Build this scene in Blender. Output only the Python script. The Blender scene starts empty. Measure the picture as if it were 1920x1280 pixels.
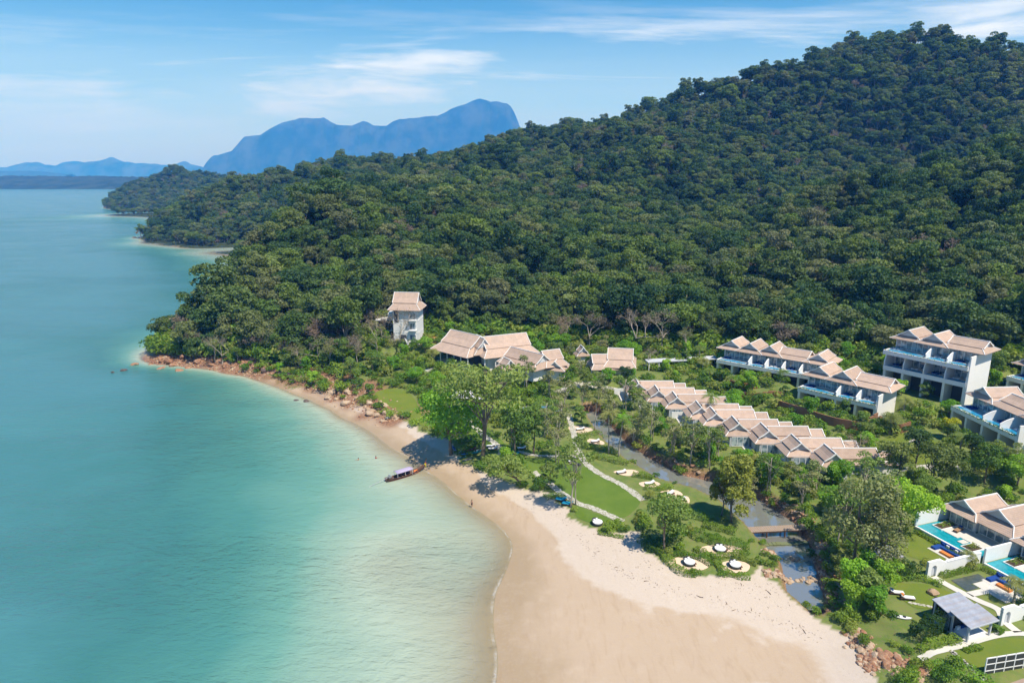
import bpy, bmesh, math, random
import numpy as np
from mathutils import Vector, Matrix
# ------------------------------------------------------------------ scene, camera, sky, sun, exposure
sc = bpy.context.scene
COL = sc.collection
random.seed(7)
RNG = np.random.default_rng(11)
R = math.radians
CAM_H = 65.0; PITCH = R(13.7); FPX = 1280.0
cam_d = bpy.data.cameras.new('camera'); cam = bpy.data.objects.new('camera', cam_d); COL.objects.link(cam)
cam.location = (0, 0, CAM_H); cam.rotation_euler = (R(90) - PITCH, 0, 0)
cam_d.sensor_width = 36.0; cam_d.lens = 24.0; cam_d.clip_start = 0.5; cam_d.clip_end = 60000
sc.camera = cam
SUN_AZ = Vector((0.62, -0.70)).normalized(); SUN_EL = R(61)
W = bpy.data.worlds.new('World'); sc.world = W; W.use_nodes = True
SKY_STRENGTH = 0.15
sun_d = bpy.data.lights.new('sun', 'SUN'); sun = bpy.data.objects.new('sun', sun_d); COL.objects.link(sun)
sun_d.energy = 4.4; sun_d.angle = R(1.0); sun_d.color = (1.0, 0.965, 0.92)
sdir = Vector((SUN_AZ.x*math.cos(SUN_EL), SUN_AZ.y*math.cos(SUN_EL), math.sin(SUN_EL)))
sun.rotation_euler = sdir.to_track_quat('Z', 'Y').to_euler(); sun.location = (60, -40, 160)
vs = sc.view_settings; vs.view_transform = 'Standard'; vs.look = 'None'; vs.gamma = 1.0; vs.exposure = 0.48
try: vs.use_curve_mapping = False
except Exception: pass
cy = sc.cycles
cy.use_denoising = True; cy.max_bounces = 6; cy.diffuse_bounces = 3; cy.glossy_bounces = 2
cy.transmission_bounces = 3; cy.transparent_max_bounces = 8; cy.volume_bounces = 2
cy.caustics_reflective = False; cy.caustics_refractive = False
cy.use_adaptive_sampling = True; cy.adaptive_threshold = 0.012
try: cy.denoiser = 'OPENIMAGEDENOISE'; cy.denoising_prefilter = 'ACCURATE'; cy.denoising_input_passes = 'RGB_ALBEDO_NORMAL'
except Exception: pass

class NT:
    """small helper for node trees"""
    def __init__(s, tree): s.t = tree; s.n = tree.nodes; s.l = tree.links
    def node(s, typ, **kw):
        n = s.n.new(typ)
        for k, v in kw.items():
            if k.startswith('i_'):
                key = k[2:]; key = int(key) if key.isdigit() else key.replace('_', ' ')
                if isinstance(v, (bpy.types.NodeSocket,)): s.l.new(v, n.inputs[key])
                else: n.inputs[key].default_value = v
            else: setattr(n, k, v)
        return n
    def math(s, op, a, b=0.0, c=None, clamp=False):
        n = s.n.new('ShaderNodeMath'); n.operation = op; n.use_clamp = clamp
        for i, v in enumerate((a, b) if c is None else (a, b, c)):
            if isinstance(v, bpy.types.NodeSocket): s.l.new(v, n.inputs[i])
            else: n.inputs[i].default_value = v
        return n.outputs[0]
    def vmath(s, op, a, b=None):
        n = s.n.new('ShaderNodeVectorMath'); n.operation = op
        for i, v in enumerate((a, b)):
            if v is None: continue
            if isinstance(v, bpy.types.NodeSocket): s.l.new(v, n.inputs[i])
            else: n.inputs[i].default_value = v
        return n.outputs[0]
    def mix(s, f, a, b, blend='MIX'):
        n = s.n.new('ShaderNodeMix'); n.data_type = 'RGBA'; n.blend_type = blend
        for i, v in ((0, f), (6, a), (7, b)):
            if isinstance(v, bpy.types.NodeSocket): s.l.new(v, n.inputs[i])
            else: n.inputs[i].default_value = v if i == 0 else (tuple(v) + (1,))[:4]
        return n.outputs[2]
    def ramp(s, f, stops, interp='LINEAR'):
        n = s.n.new('ShaderNodeValToRGB'); cr = n.color_ramp; cr.interpolation = interp
        while len(cr.elements) < len(stops): cr.elements.new(0.5)
        for e, (p, c) in zip(cr.elements, stops):
            e.position = p; e.color = (tuple(c) + (1,))[:4] if not isinstance(c, (int, float)) else (c, c, c, 1)
        s.l.new(f, n.inputs[0]); return n.outputs[0]
    def noise(s, vec, scale, detail=3.0, rough=0.55, dist=0.0):
        n = s.n.new('ShaderNodeTexNoise')
        if vec is not None: s.l.new(vec, n.inputs['Vector'])
        n.inputs['Scale'].default_value = scale; n.inputs['Detail'].default_value = detail
        n.inputs['Roughness'].default_value = rough; n.inputs['Distortion'].default_value = dist
        return n.outputs[0]
    def smooth(s, v, a, b):
        n = s.n.new('ShaderNodeMapRange'); n.interpolation_type = 'SMOOTHSTEP'; s.l.new(v, n.inputs[0])
        n.inputs[1].default_value = a; n.inputs[2].default_value = b
        return n.outputs[0]
    def mapping(s, vec, scale=(1, 1, 1), rot=(0, 0, 0), loc=(0, 0, 0)):
        n = s.n.new('ShaderNodeMapping'); s.l.new(vec, n.inputs[0])
        n.inputs['Scale'].default_value = scale; n.inputs['Rotation'].default_value = rot; n.inputs['Location'].default_value = loc
        return n.outputs[0]

def build_world():
    g = NT(W.node_tree); g.n.clear()
    sky = g.node('ShaderNodeTexSky', sky_type='NISHITA', sun_disc=False)
    sky.sun_elevation = SUN_EL; sky.sun_rotation = math.atan2(SUN_AZ.x, SUN_AZ.y)
    sky.altitude = 60; sky.air_density = 1.0; sky.dust_density = 0.15; sky.ozone_density = 2.6
    co = g.node('ShaderNodeTexCoord').outputs['Generated']
    sep = g.node('ShaderNodeSeparateXYZ', i_0=co)
    x, y, z = sep.outputs
    # cirrus on a high level layer: direction projected to a plane far above
    zz = g.math('ADD', g.math('MAXIMUM', z, 0.0), 0.07)
    pl = g.node('ShaderNodeCombineXYZ', i_0=g.math('DIVIDE', x, zz), i_1=g.math('DIVIDE', y, zz), i_2=0.0).outputs[0]
    st = g.mapping(pl, scale=(0.55, 1.5, 1), rot=(0, 0, R(-8)), loc=(3.1, 0.7, 0))
    n1 = g.noise(st, 0.75, 7, 0.62, 0.5)
    n2 = g.noise(g.mapping(pl, scale=(0.35, 0.8, 1), loc=(7, 2, 0)), 0.42, 4, 0.5, 0.3)
    wisps = g.math('MULTIPLY', g.smooth(n1, 0.47, 0.78), g.smooth(n2, 0.36, 0.62))
    # veil of thin high cloud that thickens toward the horizon
    veil = g.math('MULTIPLY', g.smooth(n2, 0.30, 0.70), g.math('SUBTRACT', 1.0, g.smooth(z, 0.02, 0.24)))
    # one larger cirrus bank
    az = g.math('ARCTAN2', x, y); el = g.math('ARCSINE', z)
    warp = g.noise(g.node('ShaderNodeCombineXYZ', i_0=g.math('MULTIPLY', az, 7.0), i_1=g.math('MULTIPLY', el, 42.0), i_2=1.7).outputs[0], 1.0, 6, 0.6, 0.4)
    def bank(ca, ce, ra, re, tilt):
        da = g.math('SUBTRACT', az, ca)
        de = g.math('SUBTRACT', g.math('SUBTRACT', el, ce), g.math('MULTIPLY', da, tilt))
        d = g.math('ADD', g.math('POWER', g.math('ABSOLUTE', g.math('DIVIDE', da, ra)), 2.0), g.math('POWER', g.math('ABSOLUTE', g.math('DIVIDE', de, re)), 2.0))
        d = g.math('ADD', d, g.math('MULTIPLY', g.math('SUBTRACT', warp, 0.5), 4.2))
        return g.math('SUBTRACT', 1.0, g.smooth(d, -0.9, 1.25))
    b1 = bank(R(-11.0), R(7.0), R(10.5), R(2.5), 0.10)
    b2 = bank(R(-4.6), R(8.9), R(5.0), R(1.0), 0.04)
    b3 = bank(R(-15.0), R(5.4), R(5.0), R(0.28), 0.0)
    b4 = bank(R(40.0), R(10.5), R(15.0), R(2.6), 0.10)
    b5 = bank(R(-33.0), R(4.6), R(15.0), R(2.6), 0.0)
    b6 = bank(R(-33.0), R(13.2), R(4.5), R(0.5), 0.0)
    f = wisps
    for b, k in ((b1, 0.95), (b2, 0.9), (b3, 0.8), (b4, 0.95), (b5, 0.75), (b6, 0.75)):
        f = g.math('MAXIMUM', f, g.math('MULTIPLY', b, k))
    low = g.math('MULTIPLY', g.math('SUBTRACT', 1.0, g.smooth(z, 0.0, 0.17)), g.math('ADD', 0.72, g.math('MULTIPLY', n2, 0.36)))
    f = g.math('MAXIMUM', g.math('MAXIMUM', f, g.math('MULTIPLY', veil, 0.5)), 0.0, clamp=True)
    hs = g.node('ShaderNodeHueSaturation', i_Color=sky.outputs[0], i_Saturation=SKY_SAT, i_Hue=SKY_HUE, i_Value=SKY_VAL)
    cloud = g.mix(low, g.mix(f, hs.outputs[0], CLOUD_COL), LOW_COL)
    bg = g.node('ShaderNodeBackground', i_0=cloud, i_1=SKY_STRENGTH)
    out = g.node('ShaderNodeOutputWorld'); g.l.new(bg.outputs[0], out.inputs[0])
SKY_SAT, SKY_HUE, SKY_VAL = 1.42, 0.500, 0.56
CLOUD_COL = (4.5, 5.0, 5.9); LOW_COL = (1.72, 2.25, 3.5)
build_world()

# ------------------------------------------------------------------ geometry of the place: picture points to places on the ground
CT, ST = math.cos(PITCH), math.sin(PITCH)
def ray(px, py):
    a = (px-960)/FPX; b = -(py-640)/FPX
    return a, CT+b*ST, -ST+b*CT
def U(px, py, z=0.0):
    r = ray(px, py); t = (z-CAM_H)/r[2]
    return Vector((r[0]*t, r[1]*t, z))
def UY(px, py, Y):
    r = ray(px, py); t = Y/r[1]
    return Vector((r[0]*t, Y, CAM_H+r[2]*t))

# control heights: (x, y, z)
CP = []
def cp_px(z, *pts):
    for p in pts: q = U(p[0], p[1], z); CP.append((q.x, q.y, z))
def cp_w(*pts): CP.extend(pts)
def cp_can(drop, *pts):           # canopy points seen against what lies behind: (px, py, depth)
    for p in pts: q = UY(*p); CP.append((q.x, q.y, max(q.z-drop, 1.0)))
# shore line of the near bay (z = 0)
SHORE = [(930,1278),(922,1180),(925,1110),(955,1055),(970,1022),(945,988),(905,957),(872,932),(842,908),(815,888),(775,858),(735,834),(700,812),(660,788),(622,766),(585,748),(540,729),(495,714),(440,701),(390,691),(335,684),(280,679),(262,673)]
cp_px(0.0, *SHORE)
cp_px(0.0, (900,1400),(880,1600))
# back of the first headland, then the second bay, second and third headland
cp_w((-139,250,0),(-134,262,0),(-128,285,0),(-128,310,0),(-137,345,0),(-153,390,0),(-170,430,0),(-192,480,0),(-214,535,0),(-224,554,0))
cp_w((-150,285,-3),(-152,330,-3),(-172,380,-3),(-195,435,-3),(-225,490,-2.5))
cp_px(0.0, (445,484),(400,474),(350,465),(305,460),(268,455),(256,446))
cp_w((-405,755,0),(-400,800,0),(-430,880,0),(-480,960,0),(-560,1080,0),(-660,1200,0))
cp_px(0.0, (290,397),(240,394),(197,391))
cp_w((-840,1430,0),(-860,1520,0),(-900,1650,0),(-960,1800,0))
# sea floor
cp_px(-0.35, (870,1240),(860,1150),(890,1080),(900,1000),(830,950),(760,900),(700,850))
cp_px(-0.5, (780,1080),(740,1040),(790,1180),(700,1060))
cp_px(-0.9, (640,1070),(680,1160),(740,960),(700,1270))
cp_px(-1.8, (570,1110),(600,1000),(540,1230),(640,900),(560,810))
cp_px(-3.4, (470,1120),(480,950),(500,850),(420,1250),(430,760))
cp_px(-5.2, (320,1050),(300,850),(250,1250),(330,750),(250,720),(150,1100),(200,690))
cp_px(-7.0, (40,1250),(0,1000),(50,820),(0,700),(200,640),(260,580),(330,540),(0,560),(150,560),(280,500),(150,480),(0,450),(190,430),(100,410))
cp_px(-1.8, (380,525),(380,490),(330,480))
cp_px(-1.5, (300,692),(350,698),(400,706),(450,717),(250,679)); cp_px(-2.2, (246,454),(290,469),(340,474)); cp_w((-146,256,-2.0),(-143,275,-2.2),(-140,300,-2.2)); cp_px(-3.5, (188,395),(235,400),(275,402))
cp_w((-900,900,-8),(-1300,1200,-8),(-1400,1700,-8),(-1100,1950,-8),(-1600,2200,-8),(-700,500,-8),(-500,250,-8),(-300,100,-8),(-200,20,-7),(-60,30,-3),(-900,100,-8),(-1500,600,-8))
# beach: edge between wet and dry sand, top of the beach
cp_px(0.55, (640,765),(720,800),(790,838),(845,875),(890,915),(935,950),(975,975),(1010,1040),(1030,1100),(1050,1180),(1080,1260))
cp_px(1.0, (850,862),(915,915),(990,955),(1050,1010),(1110,1080),(1220,1130),(1330,1165),(1450,1195),(1560,1215),(1560,1270))
cp_px(1.7, (720,770),(800,815),(860,850),(1010,930),(1080,985),(1150,1030),(1230,1085),(1350,1105),(1450,1130),(1500,1150))
cp_px(2.2, (760,770),(830,800),(900,845),(1000,890),(1080,950),(1180,990),(1300,1050),(1400,1060),(1580,1120),(1640,1250))
cp_px(2.7, (1100,880),(1150,920),(1020,850),(960,820),(1060,800),(1230,960),(1300,980),(900,790),(1180,870))
cp_px(3.4, (1230,820),(1320,870),(1450,900),(1570,960),(1600,1020),(1680,1130),(1750,1230),(1850,1240),(1000,760),(1100,740),(900,720))
cp_px(4.0, (1200,760),(1290,800),(1400,850),(1500,870),(1640,890),(1740,960),(1840,1080),(1910,1150))
cp_px(5.0, (1260,720),(1400,760),(1520,820),(1660,850),(1800,900),(1900,930),(1150,710),(1000,700),(880,700))
cp_px(8.0, (1350,700),(1480,745),(1600,790),(1760,850),(1900,870))
cp_w((60,214,9),(85,203,9.5),(105,196,11),(125,190,12),(98,172,10),(118,165,11),(140,160,13),(110,140,7),(150,130,10),(110,110,6.5),(140,90,7),(100,60,5),(60,60,2.5),(45,40,1.5),(30,70,1.1),(70,80,3.5))
# foot of the hills
cp_w((0,236,7),(-30,240,8),(25,228,7),(45,222,8),(-42,232,8),(-55,222,6),(-75,222,4.5),(-95,230,4),(-118,240,3.0),(-128,244,2.0))
cp_px(2.0, (300,672),(360,676),(430,686),(500,698),(560,715),(620,735),(680,760))
# canopy of the spur that runs out to the first headland
cp_can(10, (330,598,262),(372,582,268),(425,545,280),(455,490,300),(490,448,325),(540,412,370),(600,392,420),(680,372,480),(760,350,560),(830,320,650))
cp_can(10, (480,560,262),(560,520,280),(640,510,285),(700,470,320),(780,430,360),(860,470,320),(860,400,420),(900,560,262))
# foothill in the middle and the right-hand spur
cp_can(11, (1000,560,262),(1150,432,390),(1250,440,385),(1330,440,385),(1420,440,385),(1000,450,370),(1080,520,290),(1250,540,280),(1400,545,275))
cp_can(2, (1480,420,390),(1560,385,400),(1650,352,410),(1750,318,420),(1850,285,430),(1920,262,435))
cp_can(11, (1500,540,270),(1650,500,270),(1780,460,285),(1900,430,300),(1600,600,225))
cp_w((260,300,50),(320,330,66),(230,250,36),(190,210,24),(350,430,84),(420,470,95),(300,220,45),(250,150,30),(420,300,80))
# saddle behind the foothill, then the main ridge
cp_w((60,430,22),(120,440,18),(180,480,24),(10,440,26),(245,500,22),(310,520,32),(380,540,44))
cp_can(11, (1050,390,480),(1150,380,530),(1300,360,560),(1450,330,600),(1600,272,650),(1750,238,640),(1880,218,640),(900,340,600),(1000,320,620),(1150,290,650),(1300,250,670),(1450,200,710),(1600,150,725),(1780,120,725))
cp_can(19, (1920,102,770),(1840,78,770),(1770,60,775),(1700,68,780),(1650,80,785),(1520,90,790),(1460,103,790),(1400,120,800),(1300,154,800),(1170,198,810),(1070,219,820),(985,241,840),(900,259,860),(820,283,880),(740,292,890),(650,298,890),(590,301,880),(530,309,870),(480,319,860),(420,337,840),(360,360,800),(310,388,770),(275,425,745))
cp_can(10, (480,440,640),(560,380,700),(420,430,660),(380,410,720),(650,340,760),(350,440,690))
cp_w((600,760,175),(650,600,165),(600,900,150),(450,1000,130),(300,1050,110),(100,1080,80),(-100,1100,60),(-250,1120,45),(-350,1050,35),(-400,980,25),(750,1100,120),(900,800,160),(800,500,140),(300,1400,60),(0,1500,50),(700,1500,60),(-300,1400,40),(-300,1800,30),(300,1900,20),(900,1800,40))
# third headland
cp_can(9, (350,321,1600),(410,329,1650),(300,328,1560),(265,338,1520),(235,349,1490),(208,368,1450))
cp_w((-600,1500,25),(-560,1350,18),(-640,1700,35),(-700,1900,20))

CPA = np.array(CP, float); SCL = 100.0
def _tps_fit(P, lam=0.004):
    n = len(P); X = P[:, :2]/SCL
    d2 = ((X[:, None, :]-X[None, :, :])**2).sum(-1)
    K = np.where(d2 > 0, 0.5*d2*np.log(np.maximum(d2, 1e-12)), 0.0)+lam*np.eye(n)
    Q = np.hstack([np.ones((n, 1)), X]); A = np.zeros((n+3, n+3))
    A[:n, :n] = K; A[:n, n:] = Q; A[n:, :n] = Q.T
    return np.linalg.solve(A, np.concatenate([P[:, 2], np.zeros(3)]))
TPS = _tps_fit(CPA)
def _tps(x, y):
    X = CPA[:, :2]/SCL; out = np.empty(x.size); xs = x.ravel()/SCL; ys = y.ravel()/SCL
    w = TPS[:len(X)]; a = TPS[len(X):]
    for i in range(0, x.size, 20000):
        xx = xs[i:i+20000]; yy = ys[i:i+20000]
        d2 = (xx[:, None]-X[None, :, 0])**2+(yy[:, None]-X[None, :, 1])**2
        out[i:i+20000] = (0.5*d2*np.log(np.maximum(d2, 1e-12)))@w+a[0]+a[1]*xx+a[2]*yy
    return out.reshape(x.shape)

def seg_dist(x, y, pts):
    """distance to a polyline and the value carried along it (third entry)"""
    best = np.full(x.shape, 1e9); val = np.zeros(x.shape)
    for (x0, y0, v0), (x1, y1, v1) in zip(pts[:-1], pts[1:]):
        dx, dy = x1-x0, y1-y0; L2 = dx*dx+dy*dy
        t = np.clip(((x-x0)*dx+(y-y0)*dy)/L2, 0, 1)
        d = np.hypot(x-x0-t*dx, y-y0-t*dy); m = d < best
        best = np.where(m, d, best); val = np.where(m, v0+t*(v1-v0), val)
    return best, val
def sstep(a, b, v):
    t = np.clip((v-a)/(b-a), 0, 1); return t*t*(3-2*t)
CANAL_Z = 1.15
_c = [(1108,772,1.6),(1128,798,2.0),(1155,830,2.3),(1200,865,2.8),(1262,899,3.2),(1325,915,3.5),(1390,943,4.2),(1445,985,4.6),(1470,1018,4.0),(1497,1060,2.3),(1510,1112,2.2),(1530,1143,.6)]
CANAL = [(U(a, b, CANAL_Z).x, U(a, b, CANAL_Z).y, w) for a, b, w in _c]
PADS = []      # (cx, cy, angle, half x, half y, z, falloff)
def vnoise(x, y, s, seed=0):
    """cheap smooth value noise"""
    xs, ys = x/s+seed*17.3, y/s+seed*9.1
    xi, yi = np.floor(xs), np.floor(ys); xf, yf = xs-xi, ys-yi
    def h(a, b): v = np.sin(a*127.1+b*311.7+seed*74.7)*43758.5453; return v-np.floor(v)
    u, v = xf*xf*(3-2*xf), yf*yf*(3-2*yf)
    return (h(xi, yi)*(1-u)+h(xi+1, yi)*u)*(1-v)+(h(xi, yi+1)*(1-u)+h(xi+1, yi+1)*u)*v
def T(x, y):
    x = np.asarray(x, float); y = np.asarray(y, float)
    z = _tps(x, y); r = np.hypot(x, y)
    z = np.clip(z, -9, 260)
    rg = 1-np.abs(2*vnoise(x+.25*y, y, 125, 14)-1); z = z+(rg-.86)*np.clip((z-26)*.42, 0, 32)
    z = z+(vnoise(x, y, 46, 1)-.5)*np.clip((z-14)*.35, 0, 16)+(vnoise(x, y, 17, 2)-.5)*np.clip((z-14)*.12, 0, 4)
    z = np.where(z > -0.3, z+(vnoise(x, y, 7, 3)-.5)*0.12*np.clip(z, 0, 1.5), z)
    for cx, cy_, a, hx, hy, pz, fo in PADS:
        c, s = math.cos(a), math.sin(a); lx = (x-cx)*c+(y-cy_)*s; ly = -(x-cx)*s+(y-cy_)*c
        d = np.maximum(np.maximum(np.abs(lx)-hx, np.abs(ly)-hy), 0.0)
        k = 1-sstep(0, fo, d); z = z*(1-k)+pz*k
    d, w = seg_dist(x, y, CANAL)
    k = 1-sstep(0.0, 1.0, (d-w+0.3)/1.7); z = z*(1-k)+np.minimum(z, CANAL_Z-0.9)*k
    far = sstep(1900, 2250, r); return z*(1-far)-9*far
def Ts(x, y): return float(T(np.array([x]), np.array([y]))[0])
def G(px, py, it=7):
    """place on the ground seen at a picture point"""
    z = 3.0
    for _ in range(it):
        q = U(px, py, z); z = 0.4*z+0.6*Ts(q.x, q.y)
    q = U(px, py, z); return Vector((q.x, q.y, Ts(q.x, q.y)))
# ------------------------------------------------------------------ helpers: objects, meshes, materials
def tag(o, label=None, cat=None, group=None, kind=None):
    if label: o['label'] = label
    if cat: o['category'] = cat
    if group: o['group'] = group
    if kind: o['kind'] = kind
    return o
def empty(name, loc=(0, 0, 0), rz=0.0, label=None, cat=None, group=None):
    o = bpy.data.objects.new(name, None); COL.objects.link(o); o.location = loc; o.rotation_euler = (0, 0, rz)
    o.empty_display_size = 0.3
    return tag(o, label, cat, group)
def link_mesh(name, me, mat=None, parent=None):
    o = bpy.data.objects.new(name, me); COL.objects.link(o)
    if mat is not None:
        me.materials.clear()
        for m in (mat if isinstance(mat, (list, tuple)) else [mat]): me.materials.append(m)
    if parent is not None: o.parent = parent
    return o
class MB:
    """collects boxes, prisms, tubes into one mesh"""
    def __init__(s): s.v = []; s.f = []; s.m = []; s.cur = 0
    def add(s, vs, fs):
        b = len(s.v); s.v.extend([tuple(v) for v in vs]); s.f.extend([tuple(i+b for i in f) for f in fs]); s.m.extend([s.cur]*len(fs)); return s
    def box(s, c, d, rz=0.0, M=None):
        hx, hy, hz = d[0]/2, d[1]/2, d[2]/2
        vs = [Vector((a*hx, b*hy, e*hz)) for e in (-1, 1) for b in (-1, 1) for a in (-1, 1)]
        Q = M if M is not None else Matrix.Translation(c) @ Matrix.Rotation(rz, 4, 'Z')
        return s.add([Q @ v for v in vs], [(0,2,3,1),(4,5,7,6),(0,1,5,4),(2,6,7,3),(0,4,6,2),(1,3,7,5)])
    def span(s, x0, x1, y0, y1, z0, z1): return s.box(((x0+x1)/2, (y0+y1)/2, (z0+z1)/2), (x1-x0, y1-y0, z1-z0))
    def beam(s, a, b, w, h=None):
        a, b = Vector(a), Vector(b); d = b-a; L = d.length
        if L < 1e-6: return s
        q = d.to_track_quat('X', 'Z').to_matrix().to_4x4()
        return s.box(None, (L, w, h or w), M=Matrix.Translation((a+b)/2) @ q)
    def prism(s, poly, z0, z1):
        n = len(poly); vs = [(p[0], p[1], z0) for p in poly]+[(p[0], p[1], z1) for p in poly]
        fs = [tuple(range(n-1, -1, -1)), tuple(range(n, 2*n))]+[(i, (i+1) % n, n+(i+1) % n, n+i) for i in range(n)]
        return s.add(vs, fs)
    def slab(s, quad, t):
        """quad of 3-D corners given a thickness downwards"""
        n = len(quad); vs = [tuple(p) for p in quad]+[(p[0], p[1], p[2]-t) for p in quad]
        return s.add(vs, [tuple(range(n)), tuple(range(2*n-1, n-1, -1))]+[(i, n+i, n+(i+1) % n, (i+1) % n) for i in range(n)])
    def tube(s, path, rad, n=6, cap=True):
        path = [Vector(p) for p in path]; rings = []
        if not isinstance(rad, (list, tuple)): rad = [rad]*len(path)
        up = Vector((0, 0, 1)); b = len(s.v); vs = []; fs = []
        for i, p in enumerate(path):
            d = (path[min(i+1, len(path)-1)]-path[max(i-1, 0)]).normalized()
            a = d.cross(up)
            if a.length < 0.05: a = d.cross(Vector((1, 0, 0)))
            a.normalize(); c = d.cross(a)
            for k in range(n):
                t = 2*math.pi*k/n; vs.append(p+(a*math.cos(t)+c*math.sin(t))*rad[i])
        for i in range(len(path)-1):
            for k in range(n): fs.append((i*n+k, i*n+(k+1) % n, (i+1)*n+(k+1) % n, (i+1)*n+k))
        if cap: fs.append(tuple(range(n-1, -1, -1))); fs.append(tuple((len(path)-1)*n+k for k in range(n)))
        return s.add(vs, fs)
    def lathe(s, prof, c=(0, 0, 0), n=16):
        vs = []; fs = []
        for r, z in prof:
            for k in range(n): t = 2*math.pi*k/n; vs.append((c[0]+r*math.cos(t), c[1]+r*math.sin(t), c[2]+z))
        for i in range(len(prof)-1):
            for k in range(n): fs.append((i*n+k, i*n+(k+1) % n, (i+1)*n+(k+1) % n, (i+1)*n+k))
        fs.append(tuple(range(n-1, -1, -1))); fs.append(tuple((len(prof)-1)*n+k for k in range(n)))
        return s.add(vs, fs)
    def mesh(s, name, smooth=False):
        me = bpy.data.meshes.new(name); me.from_pydata(s.v, [], s.f); me.update()
        if any(s.m): me.polygons.foreach_set('material_index', s.m)
        if smooth: me.polygons.foreach_set('use_smooth', [True]*len(me.polygons))
        return me
    def build(s, name, mat, parent=None, smooth=False): return link_mesh(name, s.mesh(name, smooth), mat, parent)

def np_mesh(name, V, F, smooth=False):
    """V (n,3), F (m,k) arrays"""
    me = bpy.data.meshes.new(name); m, k = F.shape
    me.vertices.add(len(V)); me.vertices.foreach_set('co', np.ascontiguousarray(V, np.float32).ravel())
    me.loops.add(m*k); me.loops.foreach_set('vertex_index', np.ascontiguousarray(F, np.int32).ravel())
    me.polygons.add(m); me.polygons.foreach_set('loop_start', np.arange(0, m*k, k, dtype=np.int32))
    try: me.polygons.foreach_set('loop_total', np.full(m, k, np.int32))
    except Exception: pass
    if smooth: me.polygons.foreach_set('use_smooth', np.ones(m, bool))
    me.update(calc_edges=True); me.validate(); return me
def vattr(me, name, arr):
    a = me.attributes.new(name, 'FLOAT', 'POINT'); a.data.foreach_set('value', np.ascontiguousarray(arr, np.float32).ravel())

def new_mat(name):
    m = bpy.data.materials.new(name); m.use_nodes = True; g = NT(m.node_tree); g.n.clear()
    g.out = g.node('ShaderNodeOutputMaterial'); return m, g
def principled(g, col, rough=0.6, spec=0.3, bump=None, metal=0.0, **kw):
    p = g.node('ShaderNodeBsdfPrincipled')
    if isinstance(col, bpy.types.NodeSocket): g.l.new(col, p.inputs['Base Color'])
    else: p.inputs['Base Color'].default_value = (tuple(col)+(1,))[:4]
    if isinstance(rough, bpy.types.NodeSocket): g.l.new(rough, p.inputs['Roughness'])
    else: p.inputs['Roughness'].default_value = rough
    p.inputs['Specular IOR Level'].default_value = spec; p.inputs['Metallic'].default_value = metal
    if bump is not None:
        b = g.node('ShaderNodeBump', i_Height=bump[0], i_Strength=bump[1], i_Distance=bump[2]); g.l.new(b.outputs[0], p.inputs['Normal'])
    g.l.new(p.outputs[0], g.out.inputs[0]); return p
MATS = {}
def simple(name, col, rough=0.6, spec=0.3, var=0.15, scale=1.2, metal=0.0, fine=0.06):
    """plain material with soft mottling and fine grain"""
    m, g = new_mat(name); pos = g.node('ShaderNodeNewGeometry').outputs['Position']
    n = g.noise(pos, scale, 4, 0.6); n2 = g.noise(pos, scale*9, 2, 0.5)
    f = g.math('ADD', g.math('MULTIPLY', g.math('SUBTRACT', n, 0.5), 2*var), g.math('MULTIPLY', g.math('SUBTRACT', n2, 0.5), 2*fine))
    c = g.mix(1.0, col, g.node('ShaderNodeCombineColor', i_0=g.math('ADD', 1.0, f), i_1=g.math('ADD', 1.0, f), i_2=g.math('ADD', 1.0, g.math('MULTIPLY', f, 1.1))).outputs[0], 'MULTIPLY')
    principled(g, c, rough, spec, (n2, 0.25, 0.02), metal); MATS[name] = m; return m

def in_poly(x, y, poly):
    c = np.zeros(np.shape(x), bool); n = len(poly)
    for i in range(n):
        x0, y0 = poly[i][:2]; x1, y1 = poly[(i+1) % n][:2]
        k = ((y0 > y) != (y1 > y)) & (x < (x1-x0)*(y-y0)/((y1-y0) if y1 != y0 else 1e-9)+x0); c ^= k
    return c
# ------------------------------------------------------------------ places of the large things (needed before the ground is cut flat for them)
TERR = {  # terrace blocks: front-left corner, angle of the front, unit width, units
    'B1': dict(p=U(1343, 680, 9.0), q=U(1530, 714, 9.0), base=6.0),
    'B2': dict(p=U(1495, 733, 9.0), q=U(1642, 768, 9.0), base=5.5),
    'B3': dict(p=U(1655, 692, 14.0), q=U(1810, 727, 14.0), base=9.0),
    'B4': dict(p=U(1782, 768, 10.5), q=U(1905, 827, 10.5), base=6.0),
    'B5': dict(p=U(1886, 712, 13.0), q=U(2010, 745, 13.0), base=9.0)}
for k, d in TERR.items():
    v = d['q']-d['p']; d['a'] = math.atan2(v.y, v.x); d['L'] = v.length
    c, s = math.cos(d['a']), math.sin(d['a']); dep = 12.0
    PADS.append((d['p'].x+c*d['L']/2-s*dep/2, d['p'].y+s*d['L']/2+c*dep/2, d['a'], d['L']/2+.5, dep/2+.8, d['base'], 6.0))
VILLA_RIDGE = [(1206,714),(1243,727),(1277,739),(1322,757),(1349,768),(1391,786),(1446,799),(1505,821),(1568,840)]
VILLA_P = [U(a, b, 9.0) for a, b in VILLA_RIDGE]
for v in VILLA_P: PADS.append((v.x+3.5, v.y, 0, 8.0, 3.6, 4.0, 3.0))
PV_O = (71.98, 110.48); PV_A = R(19.64)
def pv(u, v, z=0.0):
    c, s = math.cos(PV_A), math.sin(PV_A); return Vector((PV_O[0]+u*c+v*s, PV_O[1]+u*s-v*c, z))
PADS.append((pv(9.5, 14).x, pv(9.5, 14).y, PV_A, 10.5, 17, 4.2, 3.0))            # pool villas
PADS.append((pv(-14, 20).x, pv(-14, 20).y, PV_A, 12.0, 11.5, 3.6, 1.6))           # their gardens
PADS.append((pv(-5, 10).x, pv(-5, 10).y, PV_A, 4.2, 12, 3.6, 1.0))
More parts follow.
